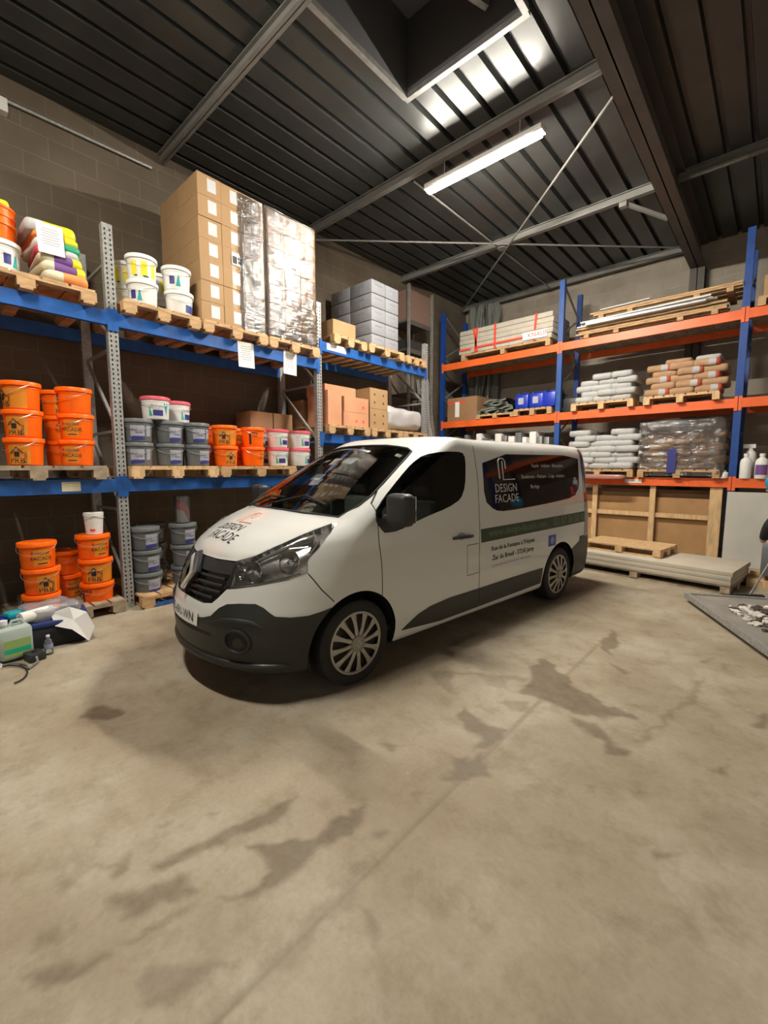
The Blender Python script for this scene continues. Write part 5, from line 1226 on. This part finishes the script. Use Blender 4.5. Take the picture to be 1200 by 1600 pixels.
# wheels
def wheel(s, y, nm=0):
    t = bpy.data.objects.new('wheel', None); C.objects.link(t); t.parent = van; t.location = (s * .935, y, .322); t.empty_display_size = .1
    R_ = Matrix(((0, 0, s), (1, 0, 0), (0, 1, 0))) if s > 0 else Matrix(((0, 0, -1), (-1, 0, 0), (0, 1, 0)))
    MB().lathe([(.215, -.20), (.225, -.215), (.30, -.215), (.318, -.20), (.3225, -.17), (.3225, -.03), (.316, -.008), (.296, .004), (.25, .002), (.236, -.008)], 56, M=R_, cap=False).build('tyre', M_BLK, t)
    hb = MB().lathe([(.238, -.014), (.236, .002), (.222, .004), (.216, -.004)], 48, M=R_, cap=False)
    n = 12
    for k in range(n):
        a = 2 * pi * k / n + .1
        def pp(r, da, z): return R_ @ Vector((r * cos(a + da), r * sin(a + da), z))
        prof = [(.05, .27, .018), (.085, .20, .02), (.12, .125, .018), (.17, .10, .010), (.222, .125, .0)]
        vs = []
        for r, da, z in prof: vs += [pp(r, -da, z - .006), pp(r, -da * .6, z), pp(r, da * .6, z), pp(r, da, z - .006)]
        hb.add(vs, [(4 * i + j, 4 * i + j + 1, 4 * i + 5 + j, 4 * i + 4 + j) for i in range(4) for j in range(3)], 0, True)
    hc = hb.build('hubcap', M_SILV, t)
    MB().lathe([(.062, .012), (.060, .026), (.052, .030), (.001, .030)], 28, M=R_).build('hub_centre', mat('hub_centre_grey', (.27, .26, .23), .4, .3), hc)
    mb = MB(); rg = [(0, .038), (.024, 0), (0, -.038), (-.024, 0)]; ri = [(0, .02), (.011, 0), (0, -.02), (-.011, 0)]
    mb.add([R_ @ Vector((a, b, .032)) for a, b in rg] + [R_ @ Vector((a, b, .032)) for a, b in ri], [(i, (i + 1) % 4, 4 + (i + 1) % 4, 4 + i) for i in range(4)]); mb.build('hub_emblem', M_SILV, hc)
    MB().lathe([(.238, -.035), (.001, -.03)], 32, M=R_).build('wheel_disc', mat('dark_steel_disc', (.03, .025, .022), .6, .3), t)
for s in (1, -1):
    for y in (.955, 4.085): wheel(s, y)
    for cy, r in ((.955, .40), (4.085, .402)):
        R_ = Matrix(((0, 0, s), (1, 0, 0), (0, 1, 0))); mb = MB(); n = 26; vs = []
        for a in np.linspace(-.3, pi + .3, n + 1):
            for w in (.915, .60): vs.append((s * w, cy + r * cos(a), .325 + r * sin(a)))
        mb.add(vs, [(2 * i, 2 * i + 1, 2 * i + 3, 2 * i + 2) for i in range(n)], 0, True)
        mb.add([(s * .60, cy + r * cos(a), .325 + r * sin(a)) for a in np.linspace(-.3, pi + .3, n + 1)], [tuple(range(n + 1))]); mb.build('arch_liner', M_BLK, van)
MB().box(-.70, .70, .9, 4.7, .17, .235).build('floor_pan', M_BLK, van)
# interior seen through the glass
cab = MB(); cab.rbox(-.80, .80, .98, 1.42, .78, 1.10, .06).rbox(-.72, .72, .86, 1.10, .70, 1.06, .05); dash = cab.build('dashboard', M_INT, van)
MB().rbox(-.62, -.2, 1.24, 1.44, 1.06, 1.17, .04).build('instrument_cowl', M_INT2, dash)
MB().tube([(-.42 + .19 * cos(a), 1.55 + .07 * sin(a), 1.12 + .175 * sin(a)) for a in np.linspace(0, 2 * pi, 25)[:-1]], .014, 8, closed=True).build('steering_wheel', M_INT, van)
for x in (-.45, .15, .50):
    st = MB().rbox(x - .20, x + .20, 1.65, 2.10, .55, .75, .05).rbox(x - .20, x + .20, 2.02, 2.16, .70, 1.30, .05).build('seat', M_INT2, van)
    MB().rbox(x - .11, x + .11, 2.08, 2.17, 1.33, 1.52, .04).build('head_rest', M_INT, st)
MB().box(-.80, .80, 2.36, 2.38, .3, 1.72).build('bulkhead', M_INT, van); MB().box(-.86, .86, .8, 4.7, .30, .34).build('cab_floor', M_INT, van)
MB().box(.12, .36, 1.02, 1.2, 1.112, 1.114, 0).build('dash_paper', mat('dash_paper_green', (.62, .74, .66), .7), van)
def on_glass(cx, cy, w, l, name, m):
    Q = on_body([[cx + a * w / 2, cy + b * l / 2, 0] for a, b in ((-1, -1), (1, -1), (1, 1), (-1, 1))], 2, 2.2, .9, -.008); MB().add(Q, [(0, 1, 2, 3)]).build(name, m, van)
on_glass(.16, 1.50, .16, .10, 'windscreen_sticker', M_LGREY); on_glass(.02, 1.24, .15, .08, 'windscreen_sticker', M_LGREY); on_glass(.60, 1.70, .07, .04, 'windscreen_sticker', M_PAPER)
for x0, x1, y0 in ((-.1, .55, .93), (-.62, -.02, .90)):
    P = on_body([[x0, .88, 0], [(x0 + x1) / 2, y0 + .06, 0], [x1, y0 + .04, 0]], 2, 2.2, .9, .02); MB().tube([Vector(p) for p in P], .009, 6).build('wiper', M_BLK, van)

# ================================================================ floor things at the back, right of the van
M_SLAB = mat('pale_gypsum_board', (.52, .47, .38), .8, var=.06, vscale=3)
RZ_ = -radians(7.8)
def rp(x, y, ox=-1.40, oy=7.55):
    c, s = cos(RZ_), sin(RZ_); return (ox + c * x - s * y, oy + s * x + c * y)
pallet(-1.40, 7.55, 0, 2.25, 1.0, 'long low pallet on the floor under the pale board slabs', M_WOOD3, rz=RZ_, nb=9, h=.118, runner='x')
for k, (dx, lb) in enumerate(((0, 'lowest'), (.0, 'middle'), (.012, 'upper'))):
    tag(MB().rbox(-1.13, 1.13, -.50, .50, 0, .0595, .004).build('board_slab', M_SLAB, None, (*rp(dx, dx), .119 + k * .060), RZ_), 'pale wide board slab on the long floor pallet behind the van, %s of three' % lb, 'board', 'board slabs on the floor pallet')
pallet(*rp(-.32, .12), .300, 1.15, .75, 'light wooden pallet lying on the pale board slabs behind the van', M_WOOD2, rz=RZ_, nb=4, h=.125)
tag(MB().box(-3.0, -.78, 9.36, 9.39, .0, 1.06).build('brown_panel', M_OSB), 'wide brown fibreboard panel behind the timber frame under the back rack', 'panel')
tag(MB().box(-3.0, -.80, 9.50, 9.53, .0, 1.20).build('brown_panel', M_CARD2), 'darker brown panel behind the fibreboard, under the back rack', 'panel')
t = thing('timber_frame', 'pale timber stud frame standing under the lowest orange beam', 'frame', (-1.7, 9.28, 0))
for x, w in ((-1.02, .09), (-.03, .09)): MB().box(x, x + w, -.04, .0, 0, 1.275).build('stud', M_WOOD2, t)
MB().box(-1.25, .85, .001, .04, .70, .78).build('rail', M_WOOD2, t); MB().box(.86, 1.03, -.05, -.005, 0, 1.27).build('end_board', M_WOOD2, t)
tag(MB().add([(-.60, 9.05, 0), (.35, 9.05, 0), (.35, 9.16, 1.21), (-.60, 9.16, 1.21), (-.60, 9.07, 0), (.35, 9.07, 0), (.35, 9.18, 1.21), (-.60, 9.18, 1.21)], [(0, 1, 2, 3), (7, 6, 5, 4), (0, 4, 5, 1), (1, 5, 6, 2), (2, 6, 7, 3), (3, 7, 4, 0)]).build('leaning_board', mat('offwhite_panel', (.50, .49, .44), .7, var=.1, vscale=1.5)), 'off-white panel leaning against the back rack at the right photo edge', 'panel')
tag(MB().box(-.22, .6, 7.62, 7.80, 0, .10).build('timber_beam', M_WOOD2), 'short thick timber beam on the floor at the right photo edge', 'beam')
tag(MB().box(-.24, .62, 7.90, 8.06, 0, .12).box(-.2, .6, 7.93, 8.03, .121, .16).build('timber_beam', M_WOOD), 'second timber beam behind the first, right photo edge', 'beam')
tag(MB().rbox(-.09, .5, 7.64, 8.04, .165, .56, .02).build('grey_crate', M_GREYP), 'grey crate on timber beams at the right photo edge', 'crate')
# low platform with rubble
t = thing('low_platform', 'low grey steel edged platform with white rubble, right photo edge', 'platform', (-.71, 6.27, 0), math.atan2(-1.32, .67))
M_PLAT = mat('platform_concrete', (.25, .23, .20), .85, var=.2, vscale=4)
MB().box(0, 3.0, .02, 1.5, .0, .085).build('platform_plate', M_PLAT, t)
MB().box(0, 3.0, -.025, .018, .045, .105).box(-.03, 0, -.025, 1.5, .045, .105).build('edge_rail', M_GALV, t)
mb = MB(); rr = random.Random(3)
for k in range(300):
    u = rr.uniform(.35, 1.75); v = rr.uniform(.16, .75) + .1 * abs(u - 1); s = rr.uniform(.010, .042) * (1 if v > .15 else .6)
    bm = bmesh.new(); bmesh.ops.create_icosphere(bm, subdivisions=1, radius=s)
    for q in bm.verts: q.co = Vector((q.co.x * rr.uniform(.7, 1.5), q.co.y * rr.uniform(.7, 1.5), q.co.z * rr.uniform(.4, .8)))
    o = Vector((u, v, .086 + s * .35)); bm.verts.index_update(); mb.add([q.co + o for q in bm.verts], [[q.index for q in f.verts] for f in bm.faces], 0 if rr.random() < .68 else 1); bm.free()
c, s = cos(math.atan2(-1.32, .67)), sin(math.atan2(-1.32, .67))
o = put('rubble', mb.mesh('rubble', [mat('white_rubble', (.62, .59, .53), .9), mat('dark_rubble', (.07, .055, .045), .9)]), None, (-.71, 6.27, 0), math.atan2(-1.32, .67)); tag(o, 'scattered white rubble and dark bits on the low platform', 'rubble', kind='stuff')

# ================================================================ things on the floor at the left photo edge
t = thing('open_box', 'black and blue open bag box stuffed with film, on the floor before the orange buckets', 'box', (-4.98, .84, 0), radians(-8))
MB().rbox(-.22, .22, -.30, .30, 0, .20, .03).build('bag_body', mat('black_fabric', (.008, .009, .014), .8), t)
MB().rbox(-.225, .225, -.305, .305, .19, .235, .012).build('blue_rim', mat('blue_fabric', (.01, .03, .14), .7), t)
o = put('crumpled_film', bag_mesh(.34, .42, .13, 61, mats=[M_FILM2], na=2.4), None, (-5.0, .86, .225), .2); tag(o, 'crumpled grey plastic film spilling from the black open box', 'film')
t = thing('white_sheet_funnel', 'white folded plastic funnel sheet standing against the black box', 'sheet', (-4.80, 1.0, 0))
P = [(-.05, -.16, .29), (.03, -.03, .335), (.08, .09, .27), (.10, .14, .12), (.13, .08, .005), (.16, -.05, .16), (.05, -.15, .19)]
mid = (.10, -.02, .23); vs = P + [mid]; n = len(P); back = [(x - .012, y, z) for x, y, z in vs]
MB().add(vs + back, [(i, (i + 1) % n, n) for i in range(n)] + [((i + 1) % n + n + 1, i + n + 1, 2 * n + 1) for i in range(n)] + [((i + 1) % n, i, i + n + 1, (i + 1) % n + n + 1) for i in range(n)]).build('sheet', mat('white_sheet', (.72, .71, .70), .6), t)
tag(MB().lathe([(.022, -.13), (.05, -.13), (.05, .13), (.022, .13), (.022, -.13)], 24, cap=False, M=rot_m(rx=pi / 2, rz=radians(20))).build('paper_roll', M_PAPER, None, (-4.86, .74, .305)), 'white paper roll lying on top of the black box', 'roll')
tag(put('teal_cloth', bag_mesh(.12, .16, .06, 64, mats=[mat('teal_cloth_mat', (.01, .32, .38), .6)]), None, (-5.02, .62, .27), .3), 'bright teal cloth beside the paper roll', 'cloth')
tag(put('blue_bag', bag_mesh(.22, .22, .30, 66, mats=[mat('blue_foil', (.01, .02, .30), .25)]), None, (-4.96, .44, .0)), 'shiny dark blue bag at the left photo edge behind the jerrican', 'bag')
t = thing('jerrican', 'translucent plastic jerrican with green label on the floor, left photo edge', 'jerrican', (-4.72, .55, .02), radians(8))
M_JT = mat('translucent_plastic', (.42, .50, .47), .35)
MB().rbox(-.10, .10, -.115, .115, 0, .265, .03).lathe([(.03, .26), (.03, .30), (.026, .30)], 16, o=(0, -.06, 0)).build('jug', M_JT, t)
MB().lathe([(.034, .29), (.034, .325), (.001, .325)], 16, o=(0, -.06, 0)).build('cap', M_WHITE, t); MB().tube([(0, -.02, .26), (0, .0, .305), (0, .06, .305), (0, .085, .255)], .013, 8).build('handle', M_JT, t)
MB().box(.1005, .102, -.09, .09, .03, .17, 0).box(.102, .1025, -.09, .09, .06, .10, 1).build('label', [mat('light_green_label', (.30, .44, .14), .5), M_GREEN], t)
t = thing('pump', 'small black pump with hose beside the jerrican', 'pump', (-4.56, .66, 0), .2)
MB().rbox(-.07, .07, -.06, .06, .0, .07, .012).lathe([(.02, .065), (.02, .085), (.001, .085)], 14).build('pump_body', M_BLKP, t)
M_HOSE = mat('grey_hose', (.16, .16, .15), .5)
def loop_pts(cx, cy, r0, a0, a1, n=26, sq=.7, z=.012): return [(cx + r0 * cos(a) * (1 + .15 * sin(2 * a)), cy + r0 * sq * sin(a), z + .004 * sin(3 * a)) for a in np.linspace(a0, a1, n)]
tag(MB().tube([(-4.50, .66, .05), (-4.44, .66, .02)] + loop_pts(-4.42, .48, .16, 1.2, 5.2), .009, 7).build('hose', M_HOSE), 'grey hose curling on the floor in front of the jerrican', 'hose')
tag(MB().tube(loop_pts(-4.36, .42, .22, .3, 3.9, z=.010) + [(-4.45, .05, .012)], .006, 7).build('cable', M_BLK), 'black cable lying on the floor at the left photo edge', 'cable')
tag(MB().tube(loop_pts(-4.62, .36, .13, .8, 4.2, z=.012), .009, 7).build('hose', mat('white_hose', (.55, .54, .50), .5)), 'pale hose at the left photo edge under the jerrican', 'hose')
t = thing('water_bottle', 'small empty clear water bottle standing on the floor left of the van', 'bottle', (-4.60, .765, 0))
MB().lathe([(.001, .002), (.027, .002), (.031, .01), (.030, .05), (.032, .055), (.031, .10), (.026, .125), (.012, .15), (.011, .158)], 24).build('bottle_body', M_CLEAR, t)
MB().lathe([(.014, .156), (.014, .172), (.001, .172)], 16).build('cap', M_WHITE, t); MB().lathe([(.0325, .06), (.0325, .10)], 24, cap=False).build('label', mat('faint_blue_label', (.30, .34, .55), .4), t)

# ================================================================ person at the right edge, bent over a broom
def skin_mesh(name, nodes_, edges, m, parent, sub=2):
    me = bpy.data.meshes.new(name); me.from_pydata([n_[0] for n_ in nodes_], edges, []); o = put(name, me, parent)
    o.modifiers.new('skin', 'SKIN')
    md = o.modifiers['skin']; md.use_smooth_shade = True
    if not me.skin_vertices: 
        bpy.context.view_layer.objects.active = o
    for i, n_ in enumerate(nodes_):
        r = n_[1]; r = r if isinstance(r, tuple) else (r, r); me.skin_vertices[0].data[i].radius = r
    me.skin_vertices[0].data[0].use_root = True
    sb = o.modifiers.new('sub', 'SUBSURF'); sb.levels = sub; sb.render_levels = sub
    dg = bpy.context.evaluated_depsgraph_get(); ev = bpy.data.meshes.new_from_object(o.evaluated_get(dg)); ev.name = name
    o.modifiers.clear(); o.data = ev
    if not ev.materials: ev.materials.append(m)
    else: ev.materials[0] = m
    ev.polygons.foreach_set('use_smooth', [True] * len(ev.polygons))
    return o
PX, PY = .30, 7.02
pr = thing('person', 'person in a black jacket and bright blue cap bending over a broom, right photo edge', 'person', (PX, PY, 0))
M_SKINP = mat('skin', (.45, .26, .18), .55); M_JACK = mat('black_jacket', (.012, .012, .014), .8, bump=.3, bscale=30); M_TROU = mat('dark_trousers', (.02, .022, .03), .8); M_CAP = mat('blue_cap', (.01, .25, .42), .7, bump=.3, bscale=60); M_BOOT = mat('brown_boots', (.05, .03, .02), .6)
G = {'pel': (.14, 0, .93), 'wa': (.08, 0, 1.03), 'ch': (-.06, 0, 1.17), 'ub': (-.16, 0, 1.25), 'nk': (-.235, -.0, 1.315), 'hd': (-.29, -.0, 1.385), 'tp': (-.32, 0, 1.46)}
nd = [(G['pel'], (.15, .12)), (G['wa'], (.145, .115)), (G['ch'], (.165, .125)), (G['ub'], (.13, .10)), (G['nk'], .058), (G['hd'], (.078, .09)), (G['tp'], (.072, .085))]
ed = [(i, i + 1) for i in range(6)]
for s in (-1, 1):
    b = len(nd)
    nd += [((.15, s * .10, .86), .098), ((.06 + (.05 if s > 0 else -.03), s * .13, .48), .062), ((.13 + (.06 if s > 0 else -.05), s * .14, .10), .045), ((.02 + (.06 if s > 0 else -.05), s * .16, .045), .042)]
    ed += [(0, b), (b, b + 1), (b + 1, b + 2), (b + 2, b + 3)]
    b = len(nd); el = (-.335, -.26, .93) if s < 0 else (-.20, .24, .93); ha = (-.385, -.16, .715) if s < 0 else (-.30, .02, .90)
    nd += [((-.16, s * .17, 1.20), .062), (el, .048), (ha, .032)]
    ed += [(3, b), (b, b + 1), (b + 1, b + 2)]
body = skin_mesh('body', nd, ed, M_SKINP, pr)
infl = lambda nds, k: [(p, (r[0] + k, r[1] + k) if isinstance(r, tuple) else r + k) for p, r in nds]
jn = [(G['wa'], (.155, .125)), (G['ch'], (.178, .14)), (G['ub'], (.145, .115)), (( -.205, 0, 1.285), (.085, .08)), ((.13, 0, .92), (.165, .13))]; je = [(0, 1), (1, 2), (2, 3), (0, 4)]
for s in (-1, 1):
    b = len(jn); el = (-.335, -.26, .93) if s < 0 else (-.20, .24, .93); ha = (-.381, -.17, .745) if s < 0 else (-.285, .05, .90)
    jn += [((-.16, s * .17, 1.20), .078), (el, .068), (ha, .047)]; je += [(2, b), (b, b + 1), (b + 1, b + 2)]
skin_mesh('jacket', jn, je, M_JACK, pr)
tn = [((.14, 0, .92), (.158, .128))]; te = []
for s in (-1, 1):
    b = len(tn); tn += [((.15, s * .10, .84), .106), ((.06 + (.05 if s > 0 else -.03), s * .13, .48), .075), ((.13 + (.06 if s > 0 else -.05), s * .14, .12), .062)]; te += [(0, b), (b, b + 1), (b + 1, b + 2)]
skin_mesh('trousers', tn, te, M_TROU, pr)
for s in (-1, 1): MB().rbox(.13 + (.06 if s > 0 else -.05) - .21, .13 + (.06 if s > 0 else -.05) + .07, s * .15 - .05, s * .15 + .05, 0, .10, .03, seg=3).build('boot', M_BOOT, pr)
# cap: knitted dome over the crown
cq = (Vector((-.06, 0, .10))).normalized().to_track_quat('Z', 'Y').to_matrix()
MB().lathe([(.112, -.035), (.116, -.03), (.116, .005), (.110, .01), (.106, .04), (.088, .085), (.05, .115), (.001, .125)], 28, M=cq, o=(-.295, 0, 1.42)).build('cap', M_CAP, pr)
# face: nose, eyes, mouth, ears pointing to where the person looks (down and towards -X)
f = Vector((-.82, 0, -.45)).normalized(); upv = Vector((-.35, 0, .9)).normalized(); hc = Vector((-.292, 0, 1.385))
MB().lathe([(.016, 0), (.012, .022), (.001, .03)], 12, M=f.to_track_quat('Z', 'Y').to_matrix(), o=hc + f * .088 - upv * .005).build('nose', M_SKINP, body)
for s in (-1, 1):
    MB().lathe([(.009, -.004), (.008, .004), (.001, .007)], 12, M=f.to_track_quat('Z', 'Y').to_matrix(), o=hc + f * .082 + upv * .018 + Vector((0, s * .03, 0))).build('eye', M_PAPER, body)
    MB().rbox(-.012, .012, -.008, .008, -.026, .026, .007).build('ear', M_SKINP, body, hc + Vector((.015, s * .083, 0)))
MB().rbox(-.003, .003, -.022, .022, -.004, .004, .002).build('mouth', M_RED, body, hc + f * .088 - upv * .045)
# hands closed on the broom stick
def hand(c, ax, side, nm):
    ax = Vector(ax).normalized(); u = ax.cross(Vector(side)).normalized(); v = u.cross(ax).normalized(); c = Vector(c)
    n_ = [(c - v * .052, (.022, .017)), (c - v * .035, (.030, .018)), (c - v * .022, (.030, .015))]; e_ = [(0, 1), (1, 2)]
    for k, l in enumerate((.95, 1.0, .96, .8)):
        o_ = ax * (.026 - .0175 * k); b = len(n_)
        n_ += [(c + o_ - v * .02 + u * .010, .0082), (c + o_ + u * .024 * l, .0078), (c + o_ + v * .022 * l + u * .012, .0074), (c + o_ + v * .016 - u * .010 * l, .0068)]
        e_ += [(2, b), (b, b + 1), (b + 1, b + 2), (b + 2, b + 3)]
    b = len(n_); n_ += [(c + ax * .034 - v * .028 - u * .012, .0095), (c + ax * .040 - u * .024, .0088), (c + ax * .032 + v * .018 - u * .020, .0078)]; e_ += [(1, b), (b, b + 1), (b + 1, b + 2)]
    return skin_mesh(nm, [(tuple(p), r) for p, r in n_], e_, M_SKINP, pr, 1)
S0 = Vector((-.05, .06, 1.16)) ; S1 = Vector((-.46, -.24, .06)); sd = (S0 - S1).normalized()
h1 = Vector((-.385, -.15, .71)); t1 = (h1 - S1).dot(sd); c1 = S1 + sd * t1; t2 = (Vector((-.30, .0, .90)) - S1).dot(sd); c2 = S1 + sd * t2
hand(c1, sd, (0, 1, 0), 'hand'); hand(c2, sd, (0, -1, 0), 'hand')
t = thing('broom', 'broom with long grey handle held by the person at the right photo edge', 'broom', (PX, PY, 0))
MB().tube([S1, S0], .012, 12).build('broom_handle', M_DGALV, t)
MB().rbox(-.15, .15, -.035, .035, .05, .09, .012).build('broom_head', M_BLKP, t, (S1.x, S1.y, 0), .4)
mb = MB()
for i in range(16):
    for j in range(3): x = -.14 + i * .0187; y = -.022 + j * .022; mb.add([(x - .005, y - .005, .052), (x + .005, y - .005, .052), (x + .005, y + .005, .052), (x - .005, y + .005, .052), (x * 1.06 - .006, y * 1.4 - .006, .0), (x * 1.06 + .006, y * 1.4 - .006, .0), (x * 1.06 + .006, y * 1.4 + .006, .0), (x * 1.06 - .006, y * 1.4 + .006, .0)], [(0, 1, 2, 3), (4, 5, 1, 0), (5, 6, 2, 1), (6, 7, 3, 2), (7, 4, 0, 3)])
mb.build('bristles', M_BLK, t, (S1.x, S1.y, 0), .4)['kind'] = 'stuff'
